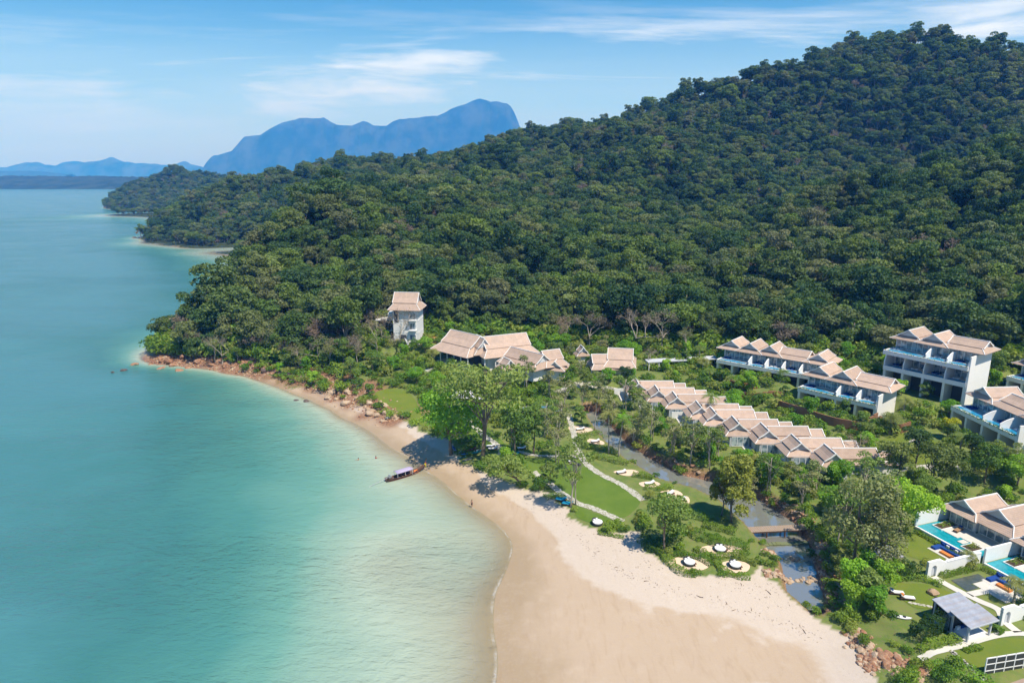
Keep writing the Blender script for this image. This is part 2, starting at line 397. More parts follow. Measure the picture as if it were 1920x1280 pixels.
PADS.append((U(930, 668, 7).x, U(930, 668, 7).y, 0, 22, 9, 6.5, 6))   # pavilions
PADS.append((U(765, 640, 9).x, U(765, 640, 9).y, 0, 8, 6, 9.0, 6))   # tower
PADS.append((U(1150, 690, 7).x, U(1150, 690, 7).y, 0, 12, 6, 6.0, 5))
PADS.append((U(1010, 768, 3.4).x, U(1010, 768, 3.4).y, 0, 7, 4, 3.4, 3))

# resort clearing and its garden edge (world outlines)
SAND_EDGE = [(540,716),(600,730),(660,752),(715,775),(765,790),(800,808),(835,822),(870,858),(910,885),(960,905),(1010,922),(1045,948),(1100,985),(1140,1000),(1205,1000),(1215,1030),(1250,1060),(1300,1078),(1400,1086),(1425,1060),(1440,1080),(1475,1100),(1500,1130),(1545,1160),(1590,1195),(1625,1230),(1650,1290),(1660,1400)]
SAND_EDGE_W = [(U(a, b, 1.9).x, U(a, b, 1.9).y) for a, b in SAND_EDGE]
JUNGLE_FRONT = [(-137,258),(-131,245),(-119,238.5),(-102,233.5),(-84,226),(-70,220.5),(-58,216.5),(-48,221),(-46,234),(-44,246),(-30,250),(-8,247),(14,243),(30,232),(44,225),(58,222),(75,214),(92,206),(106,202),(122,193),(140,182),(165,165),(200,150),(260,130)]
JUNGLE = JUNGLE_FRONT+[(900,300),(1000,1900),(-900,1900),(-870,1500),(-815,1402),(-640,1380),(-600,1150),(-420,830),(-402,748),(-330,655),(-225,560),(-192,480),(-168,430),(-134,345),(-125,300),(-128,280)]
GARDEN = SAND_EDGE_W+[(140,40),(300,60),(260,130)]+JUNGLE_FRONT[::-1]

# ------------------------------------------------------------------ ground sheet
def polar(rs, az):
    rr, aa = np.meshgrid(rs, az, indexing='ij'); return rr*np.sin(aa), rr*np.cos(aa)
def grid_faces(nr, nc):
    i = np.arange((nr-1)*(nc-1)); r, c = i//(nc-1), i % (nc-1); a = r*nc+c
    return np.stack([a, a+1, a+nc+1, a+nc], 1)
def rows(start, stop, d0, g):
    out = [start]; d = d0
    while out[-1] < stop: out.append(out[-1]+d); d *= g
    return np.array(out)
rs = np.concatenate([np.arange(45, 250, 0.75), rows(250, 2300, 0.9, 1.012)])
az = np.radians(np.linspace(-64, 64, 460))
X, Y = polar(rs, az); Z = T(X, Y)
ground_me = np_mesh('ground', np.stack([X.ravel(), Y.ravel(), Z.ravel()], 1), grid_faces(len(rs), len(az)), True)
jx = X+(vnoise(X, Y, 3, 5)-.5)*2.4; jy = Y+(vnoise(X, Y, 3, 6)-.5)*2.4
veg = in_poly(jx, jy, GARDEN); jun = in_poly(jx, jy, JUNGLE) | ((Y > 560) & (Z > np.where((np.hypot(X+265, Y-600) < 75), .9, -.2)))
vattr(ground_me, 'garden', veg); vattr(ground_me, 'jungle', jun)
dB, _ = seg_dist(X, Y, [(U(a, b, .5).x, U(a, b, .5).y, 0) for a, b in [(262,674),(330,680),(400,684),(470,693),(540,705),(600,722),(650,742),(700,762),(745,785)]])
rock = 1-sstep(3, 9, dB+(vnoise(X, Y, 5, 8)-.5)*7)
dC, wC = seg_dist(X, Y, CANAL); rock = np.maximum(rock, (1-sstep(0.0, 1.8, dC-wC-.4)))
near_coast = (Z < 3.2) & jun & (Y < 420); rock = np.maximum(rock, near_coast*1.0)
vattr(ground_me, 'rock', rock)
dO, _ = seg_dist(X, Y, [(U(a, b, 9).x, U(a, b, 9).y, 0) for a, b in [(795,640),(830,628),(870,620),(905,622)]])
vattr(ground_me, 'clay', 1-sstep(1.5, 4, dO+(vnoise(X, Y, 4, 9)-.5)*4))

def ground_material():
    m, g = new_mat('ground_mix'); geo = g.node('ShaderNodeNewGeometry'); pos = geo.outputs['Position']
    z = g.node('ShaderNodeSeparateXYZ', i_0=pos).outputs[2]
    def at(n): return g.node('ShaderNodeAttribute', attribute_name=n).outputs['Fac']
    nb = g.noise(pos, 0.055, 3, 0.5); nm = g.noise(pos, 0.35, 4, 0.6); nf = g.noise(pos, 2.6, 4, 0.65); ng = g.noise(pos, 9.0, 3, 0.6)
    # sand: dry cream above the tide line, damp orange below
    lvl = g.math('ADD', z, g.math('ADD', g.math('MULTIPLY', g.math('SUBTRACT', nb, 0.5), 1.1), g.math('MULTIPLY', g.math('SUBTRACT', nm, 0.5), 0.35)))
    dry = g.smooth(lvl, 0.92, 1.10); soak = g.smooth(lvl, 0.10, 0.62)
    wetc = g.mix(soak, (0.36, 0.268, 0.17), (0.45, 0.342, 0.242))
    wetc = g.mix(g.smooth(z, -0.9, 0.05), (0.45, 0.40, 0.29), wetc)
    sand = g.mix(dry, wetc, (0.53, 0.445, 0.365))
    stk = g.noise(g.mapping(pos, scale=(1.0, .22, 1), rot=(0, 0, R(38))), 0.9, 4, 0.65, 0.6)
    sand = g.mix(g.math('MULTIPLY', g.smooth(stk, 0.48, 0.72), g.math('SUBTRACT', 0.34, g.math('MULTIPLY', dry, 0.22))), sand, (0.34, 0.235, 0.14))
    sand = g.mix(g.math('MULTIPLY', g.smooth(nf, 0.45, 0.75), 0.30), sand, (0.45, 0.36, 0.27))
    sand = g.mix(g.math('MULTIPLY', g.smooth(nm, 0.5, 0.72), g.math('ADD', 0.10, g.math('MULTIPLY', dry, 0.25))), sand, (0.585, 0.50, 0.42))
    vo = g.node('ShaderNodeTexVoronoi', i_Scale=1.7); g.l.new(pos, vo.inputs['Vector']); dim = g.math('MULTIPLY', g.math('SUBTRACT', 1.0, g.smooth(vo.outputs['Distance'], 0.10, 0.30)), g.math('MULTIPLY', dry, g.smooth(nm, 0.42, 0.60)))
    sand = g.mix(g.math('MULTIPLY', dim, 0.35), sand, (0.36, 0.29, 0.22))
    # garden soil and rough grass
    grass = g.mix(g.smooth(nm, 0.35, 0.62), (0.105, 0.165, 0.028), (0.165, 0.20, 0.05))
    grass = g.mix(g.math('MULTIPLY', g.smooth(nf, 0.52, 0.70), 0.75), grass, (0.20, 0.145, 0.085))
    c = g.mix(at('garden'), sand, grass)
    litter = g.mix(g.smooth(nf, 0.4, 0.65), (0.022, 0.036, 0.012), (0.045, 0.062, 0.022))
    c = g.mix(at('jungle'), c, litter)
    rk = g.mix(g.smooth(nf, 0.35, 0.65), (0.15, 0.075, 0.045), (0.34, 0.19, 0.11))
    c = g.mix(g.math('MULTIPLY', at('rock'), g.smooth(nm, 0.22, 0.42)), c, rk)
    c = g.mix(at('clay'), c, (0.52, 0.25, 0.11))
    c = g.mix(g.math('MULTIPLY', g.math('SUBTRACT', ng, 0.5), 0.5), c, (0.08, 0.06, 0.04))
    bh = g.math('ADD', g.math('MULTIPLY', nf, 0.6), g.math('MULTIPLY', ng, 0.25))
    rough = g.math('ADD', 0.42, g.math('MULTIPLY', g.smooth(lvl, 0.0, 0.8), 0.5))
    principled(g, c, rough, 0.28, (bh, 0.5, 0.12)); return m
ground = link_mesh('ground', ground_me, ground_material()); tag(ground, kind='structure')

# ------------------------------------------------------------------ sea
rs2 = np.concatenate([np.arange(30, 260, 1.3), rows(260, 11600, 1.5, 1.02)])
az2 = np.radians(np.linspace(-86, 70, 420))
X2, Y2 = polar(rs2, az2); assert True; dep = np.full(X2.shape, 8.0); k = rs2 < 2250
dep[k] = np.maximum(-T(X2[k], Y2[k]), -0.5)
sea_me = np_mesh('sea', np.stack([X2.ravel(), Y2.ravel(), np.zeros(X2.size)], 1), grid_faces(len(rs2), len(az2)), True)
vattr(sea_me, 'depth', dep)
def sea_material():
    m, g = new_mat('sea_water'); geo = g.node('ShaderNodeNewGeometry'); pos = geo.outputs['Position']
    d0 = g.node('ShaderNodeAttribute', attribute_name='depth').outputs['Fac']
    nb = g.noise(g.mapping(pos, scale=(1, 1.6, 1), rot=(0, 0, R(25))), 0.018, 4, 0.55, 0.6); nm = g.noise(pos, 0.07, 4, 0.6, 0.8)
    d = g.math('MULTIPLY', d0, g.math('ADD', 0.55, g.math('ADD', g.math('MULTIPLY', nb, 0.6), g.math('MULTIPLY', nm, 0.35))))
    d = g.math('MAXIMUM', d, 0.0)
    opac = g.math('SUBTRACT', 1.0, g.math('POWER', 2.718, g.math('MULTIPLY', d, -3.0)), clamp=True)
    body = g.ramp(g.math('DIVIDE', d, 8.0), [(0.0, (0.47, 0.395, 0.285)), (0.045, (0.42, 0.45, 0.345)), (0.085, (0.385, 0.465, 0.365)), (0.14, (0.27, 0.385, 0.305)), (0.27, (0.13, 0.295, 0.24)), (0.45, (0.066, 0.215, 0.19)), (0.66, (0.046, 0.172, 0.168)), (1.0, (0.062, 0.195, 0.215))])
    body = g.mix(g.math('MULTIPLY', g.smooth(nb, 0.45, 0.7), 0.35), body, g.mix(0.5, body, (0.07, 0.26, 0.25)))
    w1 = g.noise(g.mapping(pos, scale=(0.5, 1.0, 1), rot=(0, 0, R(32))), 0.55, 4, 0.6, 0.4)
    w2 = g.noise(g.mapping(pos, scale=(0.45, 1.1, 1), rot=(0, 0, R(20))), 1.9, 3, 0.6, 0.2)
    hgt = g.math('ADD', w1, g.math('MULTIPLY', w2, 0.35))
    wind = g.noise(g.mapping(pos, scale=(0.45, 1.3, 1), rot=(0, 0, R(-22)), loc=(40, 9, 0)), 0.022, 4, 0.6, 0.8)
    body = g.mix(g.math('MULTIPLY', g.smooth(wind, 0.50, 0.68), 0.30), body, g.mix(1.0, body, (0.72, 0.80, 0.84), 'MULTIPLY'))
    bmp = g.node('ShaderNodeBump', i_Height=hgt, i_Strength=g.math('ADD', 0.45, g.math('MULTIPLY', g.smooth(wind, 0.40, 0.66), 0.55)), i_Distance=0.6)
    dif = g.node('ShaderNodeBsdfDiffuse', i_Color=body); g.l.new(bmp.outputs[0], dif.inputs['Normal'])
    tr = g.node('ShaderNodeBsdfTransparent', i_Color=(0.93, 0.98, 0.96, 1))
    mx = g.node('ShaderNodeMixShader', i_0=opac); g.l.new(tr.outputs[0], mx.inputs[1]); g.l.new(dif.outputs[0], mx.inputs[2])
    gl = g.node('ShaderNodeBsdfGlossy', i_Roughness=0.16); g.l.new(bmp.outputs[0], gl.inputs['Normal'])
    fr = g.node('ShaderNodeFresnel', i_IOR=1.33); g.l.new(bmp.outputs[0], fr.inputs['Normal'])
    mx2 = g.node('ShaderNodeMixShader', i_0=g.math('MULTIPLY', fr.outputs[0], 0.8)); g.l.new(mx.outputs[0], mx2.inputs[1]); g.l.new(gl.outputs[0], mx2.inputs[2])
    # lines of foam where the last wave runs out
    fn = g.noise(pos, 0.16, 3, 0.6); ff = g.noise(pos, 2.2, 4, 0.7)
    line = g.math('MULTIPLY', g.smooth(d0, 0.002, 0.014), g.math('SUBTRACT', 1.0, g.smooth(d0, 0.018, 0.05)))
    foam = g.math('MULTIPLY', line, g.math('MULTIPLY', g.smooth(fn, 0.36, 0.60), g.smooth(ff, 0.30, 0.62)))
    fd = g.node('ShaderNodeBsdfDiffuse', i_Color=(0.82, 0.80, 0.76, 1))
    mx3 = g.node('ShaderNodeMixShader', i_0=g.math('MULTIPLY', foam, 0.38)); g.l.new(mx2.outputs[0], mx3.inputs[1]); g.l.new(fd.outputs[0], mx3.inputs[2])
    g.l.new(mx3.outputs[0], g.out.inputs[0]); return m
sea = link_mesh('sea', sea_me, sea_material()); tag(sea, kind='structure')

# ------------------------------------------------------------------ far land
def mountain(name, sky, Yd, depth, mat, seed, rough, nx=260, ny=60, base=0.0, top_noise=0.0, jag=0.0):
    """a massif with its crest along the given outline, falling away in front and behind"""
    P = [UY(a, b, Yd) for a, b in sky]; xs = np.array([p.x for p in P]); zs = np.array([p.z for p in P])
    gx = np.linspace(xs[0], xs[-1], nx); gy = np.linspace(-1, 1, ny); XX, VV = np.meshgrid(gx, gy, indexing='ij')
    crest = np.interp(XX, xs, zs); off = (vnoise(XX, VV*0, depth*.5, seed)-.5)*depth*.3
    crest = crest+((vnoise(XX, VV*0, 210, seed+7)-.5)+(vnoise(XX, VV*0, 80, seed+8)-.5)*.6)*jag*np.clip((crest-base)/150, 0, 1)
    e = np.abs(VV); prof = np.clip(1-e**(1.25 if not jag else 2.2), 0, 1)
    YY = Yd+VV*depth+off*prof
    fl = (vnoise(XX, YY, rough, seed+1)-.5)*.5+(vnoise(XX, YY, rough*.45, seed+2)-.5)*.28+(vnoise(XX, YY, rough*.2, seed+4)-.5)*.12
    ZZ = base+(crest-base)*np.clip(prof+fl*(1-prof)*np.minimum(prof*3, 1), 0, 1)
    ZZ = ZZ+(vnoise(XX, YY, 16, seed+3)-.3)*top_noise*np.minimum(prof*4, 1)
    me = np_mesh(name, np.stack([XX.ravel(), YY.ravel(), ZZ.ravel()], 1), grid_faces(nx, ny)[:, ::-1], True)
    o = link_mesh(name, me, mat); tag(o, kind='structure'); return o
def far_mat(name, c1, c2, s):
    m, g = new_mat(name); pos = g.node('ShaderNodeNewGeometry').outputs['Position']
    principled(g, g.mix(g.smooth(g.noise(pos, s, 5, 0.65), 0.35, 0.65), c1, c2), 0.9, 0.0); return m
m_far = far_mat('far_forest', (0.02, 0.036, 0.022), (0.045, 0.06, 0.04), 0.012)
m_karst = far_mat('karst', (0.010, 0.022, 0.020), (0.05, 0.056, 0.05), 0.0045)
BLUE_SKY = [(380,325),(394,314),(399,301),(406,291),(425,285),(442,280),(452,268),(462,256),(478,254),(490,253),(505,243),(530,230),(548,225),(562,222),(590,224),(600,222),(607,221),(618,229),(632,235),(648,236),(662,235),(672,229),(680,226),(688,229),(700,235),(714,238),(726,239),(738,231),(750,225),(768,221),(786,222),(806,220),(820,217),(832,211),(845,205),(858,199),(872,195),(886,188),(900,184),(910,187),(920,192),(936,193),(950,195),(958,202),(964,212),(970,226),(974,238),(990,262),(1040,290),(1150,320)]
mountain('mountain', BLUE_SKY, 8800, 420, m_karst, 3, 500, 620, 61, jag=26)
FAR_SKY = [(-160,322),(-60,316),(0,313),(18,312),(40,309),(52,304),(64,303),(80,308),(100,310),(118,305),(140,302),(158,305),(176,302),(192,300),(204,296),(212,294),(222,299),(236,304),(250,307),(266,304),(282,306),(300,308),(318,311),(334,308),(346,304),(354,309),(372,313),(400,318),(470,322)]
mountain('distant_mountains', FAR_SKY, 10800, 350, m_karst, 9, 400, 500, 41, jag=30)
mountain('low_hills', [(-200,325),(-100,322),(0,320.5),(60,320),(100,324),(130,327)], 8200, 300, m_far, 21, 300, 160, 30)
STRIP = [(-420,332),(-200,331),(0,331),(60,330.5),(120,331.5),(180,331),(240,332),(290,333),(340,334),(400,335),(520,337)]
mountain('far_shore', STRIP, 3700, 420, m_far, 5, 200, 500, 40, base=-1.0, top_noise=9.0)

# ------------------------------------------------------------------ air
def haze_box():
    x0, x1, y0, y1, z0, z1 = -11500, 8500, -400, 11800, -10.5, 1250
    o = MB().span(x0, x1, y0, y1, z0, z1).build('haze', None); m, g = new_mat('haze_air')
    v = g.node('ShaderNodeVolumePrincipled'); v.inputs['Color'].default_value = HAZE_COL; v.inputs['Density'].default_value = HAZE_DENS
    v.inputs['Anisotropy'].default_value = 0.0; v.inputs['Absorption Color'].default_value = (1, 1, 1, 1)
    g.l.new(v.outputs[0], g.out.inputs['Volume']);
    o.data.materials.append(m); tag(o, kind='stuff'); return o
HAZE_COL = (0.07, 0.35, 1.0, 1); HAZE_DENS = 1.35e-4
# ------------------------------------------------------------------ foliage
def leaf_mat(name, stops, bright=1.0, trans=0.28, patch=True):
    """leaf colour by tree, by patch of ground and by leaf clump"""
    m, g = new_mat(name); oi = g.node('ShaderNodeObjectInfo'); pos = g.node('ShaderNodeNewGeometry').outputs['Position']
    rnd = oi.outputs['Random']
    if patch:
        pn = g.noise(oi.outputs['Location'], 0.011, 3, 0.6)
        rnd = g.math('ADD', g.math('MULTIPLY', rnd, 0.85), g.math('MULTIPLY', g.math('SUBTRACT', pn, 0.46), 1.1), clamp=True)
    c = g.ramp(rnd, stops)
    n = g.noise(pos, 0.55, 3, 0.6); n2 = g.noise(pos, 3.0, 2, 0.5)
    k = g.math('ADD', g.math('ADD', 0.50*bright, g.math('MULTIPLY', g.math('FRACT', g.math('MULTIPLY', oi.outputs['Random'], 37.3)), 0.30*bright)), g.math('ADD', g.math('MULTIPLY', n, 0.55*bright), g.math('MULTIPLY', n2, 0.25*bright)))
    c = g.mix(1.0, c, g.node('ShaderNodeCombineColor', i_0=k, i_1=k, i_2=k).outputs[0], 'MULTIPLY')
    c = g.mix(g.math('MULTIPLY', g.smooth(n2, 0.5, 0.75), 0.35), c, g.mix(1.0, c, (1.55, 1.30, 0.8), 'MULTIPLY'))
    d = g.node('ShaderNodeBsdfPrincipled', i_Base_Color=c, i_Roughness=0.55); d.inputs['Specular IOR Level'].default_value = 0.22
    t = g.node('ShaderNodeBsdfTranslucent', i_Color=g.mix(1.0, c, (1.2, 1.35, 0.6), 'MULTIPLY'))
    mx = g.node('ShaderNodeMixShader', i_0=trans); g.l.new(d.outputs[0], mx.inputs[1]); g.l.new(t.outputs[0], mx.inputs[2])
    g.l.new(mx.outputs[0], g.out.inputs[0]); MATS[name] = m; return m
JG = [(0.0, (0.030, 0.066, 0.022)), (0.16, (0.044, 0.085, 0.024)), (0.30, (0.058, 0.098, 0.030)), (0.44, (0.078, 0.122, 0.024)), (0.56, (0.098, 0.118, 0.052)), (0.68, (0.105, 0.150, 0.026)), (0.82, (0.130, 0.150, 0.050)), (0.93, (0.140, 0.138, 0.075)), (1.0, (0.150, 0.215, 0.030))]
JG = [(p, (c[0]*1.18, c[1]*1.25, c[2]*1.2)) for p, c in JG]
m_jungle = leaf_mat('jungle_leaves', JG, 1.05)
m_lush = leaf_mat('lush_leaves', [(0, (0.09, 0.20, 0.02)), (0.5, (0.135, 0.255, 0.024)), (1, (0.19, 0.29, 0.03))], 1.55, 0.36, False)
m_mid = leaf_mat('mid_leaves', [(0, (0.075, 0.135, 0.025)), (0.5, (0.11, 0.165, 0.035)), (1, (0.155, 0.185, 0.05))], 1.55, 0.30, False)
m_olive = leaf_mat('olive_leaves', [(0, (0.12, 0.155, 0.055)), (0.5, (0.155, 0.17, 0.07)), (1, (0.19, 0.19, 0.085))], 1.55, 0.28, False)
m_cas = leaf_mat('casuarina_needles', [(0, (0.17, 0.19, 0.035)), (1, (0.22, 0.22, 0.05))], 1.4, 0.3, False)
m_dry = leaf_mat('dry_twigs', [(0, (0.19, 0.155, 0.115)), (0.5, (0.24, 0.205, 0.155)), (1, (0.225, 0.165, 0.125))], 1.0, 0.1, False)
m_yel = leaf_mat('yellow_leaves', [(0, (0.42, 0.40, 0.03)), (1, (0.36, 0.40, 0.03))], 1.0, 0.35, False)
m_shrub = leaf_mat('shrub_leaves', [(0, (0.060, 0.125, 0.016)), (0.35, (0.10, 0.18, 0.02)), (0.7, (0.16, 0.23, 0.028)), (1, (0.21, 0.23, 0.055))], 1.32, 0.30, False)
m_hedge = leaf_mat('hedge_leaves', [(0, (0.075, 0.15, 0.014)), (0.5, (0.11, 0.19, 0.018)), (1, (0.145, 0.215, 0.024))], 1.32, 0.3, False)
m_darkhedge = leaf_mat('dark_hedge_leaves', [(0, (0.030, 0.075, 0.012)), (1, (0.048, 0.10, 0.018))], 1.0, 0.25, False)
m_palm = leaf_mat('palm_leaves', [(0, (0.095, 0.15, 0.03)), (0.6, (0.13, 0.175, 0.04)), (1, (0.19, 0.185, 0.06))], 1.32, 0.3, False)
m_bark = simple('bark', (0.22, 0.175, 0.13), 0.9, 0.1, 0.3, 1.5)
m_bark_pale = simple('pale_bark', (0.40, 0.35, 0.28), 0.9, 0.1, 0.25, 1.5)

def leaves(P, N, size, rng, jitter=0.7, aspect=0.6):
    """one small bent quad for each place P with outward direction N"""
    n = len(P); Nn = N+rng.normal(0, jitter, (n, 3)); Nn /= np.linalg.norm(Nn, axis=1)[:, None]+1e-9
    t = np.cross(Nn, rng.normal(0, 1, (n, 3))); t /= np.linalg.norm(t, axis=1)[:, None]+1e-9
    b = np.cross(Nn, t); s = size*rng.uniform(0.6, 1.35, (n, 1))
    V = np.stack([P-t*s*.5, P-b*s*.5*aspect+Nn*s*.08, P+t*s*.5, P+b*s*.5*aspect+Nn*s*.08], 1).reshape(-1, 3)
    return V
def quads(V): return np.arange(len(V)).reshape(-1, 4)
def crown_pts(rng, lobes, n, lo=0.55, up=0.15, outer=None):
    """places on the skins of the lobes"""
    C = np.array([l[:3] for l in lobes]); Rr = np.array([l[3:6] for l in lobes]); a = (Rr.prod(1))**(2/3); pk = rng.choice(len(lobes), n, p=a/a.sum())
    d = rng.normal(0, 1, (n, 3)); d[:, 2] = d[:, 2]+up; d /= np.linalg.norm(d, axis=1)[:, None]
    d[:, 2] = np.where(d[:, 2] < -0.35, -d[:, 2], d[:, 2])
    k = rng.uniform(lo, 1.06, (n, 1))**0.6
    P = C[pk]+Rr[pk]*d*k; N = d/Rr[pk]; N /= np.linalg.norm(N, axis=1)[:, None]; return P, N
def make_lobes(rng, w, h, base, n, flat=0.62, top=None):
    """lobes filling a crown of width w and height h above base"""
    L = []
    for i in range(n):
        a = rng.uniform(0, 2*math.pi); u = math.sqrt(rng.uniform(0, 1)); zf = rng.uniform(0.12, 0.85)
        prof = math.sqrt(max(0.05, 1-(abs(zf-0.42)/0.66)**2)); r = u*w*0.5*prof*0.78
        s = w*rng.uniform(0.15, 0.25)*(1.1-0.35*u)
        L.append((r*math.cos(a), r*math.sin(a), base+h*zf*0.86, s, s, s*flat*rng.uniform(0.85, 1.2)))
    return L
def limb_path(rng, a, b, bend, n=5):
    a, b = np.array(a, float), np.array(b, float); off = rng.normal(0, bend, 3); ts = np.linspace(0, 1, n)
    return [tuple(a+(b-a)*t+off*math.sin(math.pi*t)) for t in ts]
def make_tree(seed, w, h, base, lobes_n, n_leaf, leaf, trunk_r=0.28, lean=(0, 0), flat=0.62, limbs=6, stems=1, sparse=False):
    """returns (crown mesh, trunk mesh); foot at the origin"""
    rng = np.random.default_rng(seed); L = make_lobes(rng, w, h-base, base, lobes_n, flat)
    L = [(l[0]+lean[0]*l[2]/h, l[1]+lean[1]*l[2]/h)+l[2:] for l in L]
    P, N = crown_pts(rng, L, n_leaf, 0.45 if sparse else 0.6); V = leaves(P, N, leaf, rng, 0.65)
    cm = np_mesh('crown', V, quads(V)); mb = MB()
    for s in range(stems):
        ox, oy = (0, 0) if stems == 1 else rng.uniform(-.7, .7, 2)
        top = (lean[0]*.7+rng.uniform(-.4, .4), lean[1]*.7+rng.uniform(-.4, .4), base+(h-base)*.55)
        path = limb_path(rng, (ox, oy, -0.4), top, 0.25*trunk_r/0.28, 6); r0 = trunk_r*(1 if s == 0 else .75)
        mb.tube(path, [r0*(1.25 if i == 0 else 1-.13*i) for i in range(6)], 7)
        for i in range(limbs):
            l = L[rng.integers(len(L))]; st = path[2+(i % 3)]
            mb.tube(limb_path(rng, st, l[:3], 0.35, 4), [r0*.48, r0*.34, r0*.22, r0*.08], 5, False)
    return cm, mb.mesh('trunk', True)
def make_bare(seed, w, h, n_tw=150, leafn=260, leaf=0.45, r=0.26):
    """leafless or nearly leafless tree: forking limbs, fine twigs, thin grey spray"""
    rng = np.random.default_rng(seed); mb = MB(); tips = []
    def grow(p, d, L, rad, lev):
        e = p+d*L; mid = (p+e)/2+rng.normal(0, L*.06, 3); mb.tube([p, mid, e], [rad, rad*.82, rad*.62], 5 if lev < 2 else 4, False)
        if lev >= 4: tips.append((e, d)); return
        for k in range(3 if lev in (0, 2) else 2):
            nd = d+rng.normal(0, .52, 3); nd[2] = abs(nd[2])*.9+.12; nd[:2] += d[:2]*.3; nd /= np.linalg.norm(nd); grow(e, nd, L*rng.uniform(.58, .80), rad*.58, lev+1)
    grow(np.array([0, 0, -.3]), np.array([rng.normal(0, .06), rng.normal(0, .06), 1.0]), h*.33, r, 0)
    P = []; N = []
    for e, d in tips:
        for _ in range(max(1, leafn//max(1, len(tips)))): q = rng.normal(0, 1, 3)*w*.055; P.append(e+q); N.append(rng.normal(0, 1, 3))
    V = leaves(np.array(P), np.array(N), leaf, rng, 1.0, 0.22)
    return np_mesh('crown', V, quads(V)), mb.mesh('trunk', True)
def make_palm(seed, h, fl=3.2, nf=22, lean=0.6):
    rng = np.random.default_rng(seed); mb = MB()
    tip = np.array([lean, 0.2*lean, h]); path = [(lean*t**2, 0.2*lean*t**2, -.3+(h+.3)*t) for t in np.linspace(0, 1, 7)]
    mb.tube(path, [.24, .18, .16, .15, .14, .13, .13], 7); V = []
    for k in range(nf):
        a = 2*math.pi*k/nf+rng.uniform(-.2, .2); e0 = rng.uniform(-.25, 1.15); ca, sa = math.cos(a), math.sin(a)
        p = tip.copy(); el = e0; pts = [p.copy()]; n = 9; L = fl*rng.uniform(.8, 1.1)
        for i in range(n):
            p = p+np.array([ca*math.cos(el), sa*math.cos(el), math.sin(el)])*L/n; el -= (1.5/n)*(1.1 if e0 > .3 else .8); pts.append(p.copy())
        side = np.array([-sa, ca, 0])
        for i in range(n):
            w0 = .62*math.sin(math.pi*min(.97, (i+.7)/n))**.7; m_ = (pts[i]+pts[i+1])/2; dz = np.array([0, 0, -.42*w0])
            for sg in (-1, 1):
                out = side*sg*w0+dz+(pts[i+1]-pts[i])*.8
                V += [pts[i], pts[i]+(pts[i+1]-pts[i])*.62, pts[i]+(pts[i+1]-pts[i])*.55+out, pts[i]+(pts[i+1]-pts[i])*.15+out]
    V = np.array(V); return np_mesh('crown', V, quads(V)), mb.mesh('trunk', True)
def make_shrub(seed, w, h, n, leaf, lob=7):
    rng = np.random.default_rng(seed); L = []
    for i in range(lob):
        a = rng.uniform(0, 6.28); u = math.sqrt(rng.uniform(0, 1))*w*.32; s = w*rng.uniform(.2, .32)
        L.append((u*math.cos(a), u*math.sin(a), h*rng.uniform(.25, .62), s, s, h*rng.uniform(.28, .42)))
    P, N = crown_pts(rng, L, n, .6, .3); P[:, 2] = np.maximum(P[:, 2], .03); V = leaves(P, N, leaf, rng, .7)
    return np_mesh('foliage', V, quads(V))
# prototypes of the jungle trees
JT = [make_tree(100+i, w, h, b, ln, nl, lf, tr, flat=fl) for i, (w, h, b, ln, nl, lf, tr, fl) in enumerate([
    (12.5, 15, 5.0, 24, 3500, .72, .34, .62), (10, 17, 6.0, 20, 3000, .68, .30, .80), (14.5, 14, 6.0, 28, 3900, .72, .38, .48),
    (9, 13, 4.0, 17, 2500, .65, .26, .75), (11, 19, 8.0, 20, 3000, .72, .33, .70), (8, 11, 2.5, 15, 2300, .64, .24, .85)])]
JT_BARE = [make_bare(140+i, w, h, leafn=1500, leaf=.75) for i, (w, h) in enumerate([(10, 13), (9, 12)])]
JP = make_palm(150, 11, 3.6, 20, .8)

# ------------------------------------------------------------------ the forest on the hills
def jungle_points():
    out = []
    for (x0, x1, y0, y1, sp) in ((-170, 330, 140, 420, 6.3), (-480, 640, 420, 960, 6.3), (-900, -380, 1150, 1750, 8.0)):
        gx, gy = np.meshgrid(np.arange(x0, x1, sp), np.arange(y0, y1, sp*.87), indexing='ij')
        gx = gx+(np.arange(gx.shape[1]) % 2)*sp*.5; gx = gx+RNG.uniform(-.38, .38, gx.shape)*sp; gy = gy+RNG.uniform(-.38, .38, gy.shape)*sp
        out.append(np.stack([gx.ravel(), gy.ravel()], 1))
    P = np.concatenate(out); P = P[in_poly(P[:, 0], P[:, 1], JUNGLE) | (P[:, 1] > 575)]
    z = T(P[:, 0], P[:, 1]); k = z > np.where((P[:, 1] > 560) & (np.hypot(P[:, 0]+265, P[:, 1]-600) > 75), .25, .9); P = np.column_stack([P, z])[k]
    # inside the view with some margin, and not behind a crest
    d = P[:, 1]*CT-(P[:, 2]-CAM_H)*ST; px = FPX*P[:, 0]/d
    P = P[(np.abs(px) < 1150)]
    keep = np.ones(len(P), bool); top = P[:, 2]+13
    for t in np.linspace(.25, .97, 40):
        qx, qy = P[:, 0]*t, P[:, 1]*t; qz = CAM_H+(top-CAM_H)*t
        zz = T(qx, qy); jn = in_poly(qx, qy, JUNGLE); keep &= ~((zz+np.where(jn, 6, 0) > qz) & (t < 1-14/np.hypot(P[:, 0], P[:, 1])))
    return P[keep]
JPTS = jungle_points()
dist = np.hypot(JPTS[:, 0], JPTS[:, 1]); JPTS = JPTS[np.argsort(dist)]
rj = np.random.default_rng(5); NJ = len(JPTS)
J_idx = rj.choice(8, NJ, p=[.2, .18, .18, .15, .13, .12, .03, .01]); J_rot = rj.uniform(0, 6.28, NJ)
J_scl = .55+.80*rj.uniform(0, 1, NJ)**1.5+np.where(rj.uniform(0, 1, NJ) < .05, .45, 0); J_scl *= np.where(JPTS[:, 2] < 3, .75, 1)
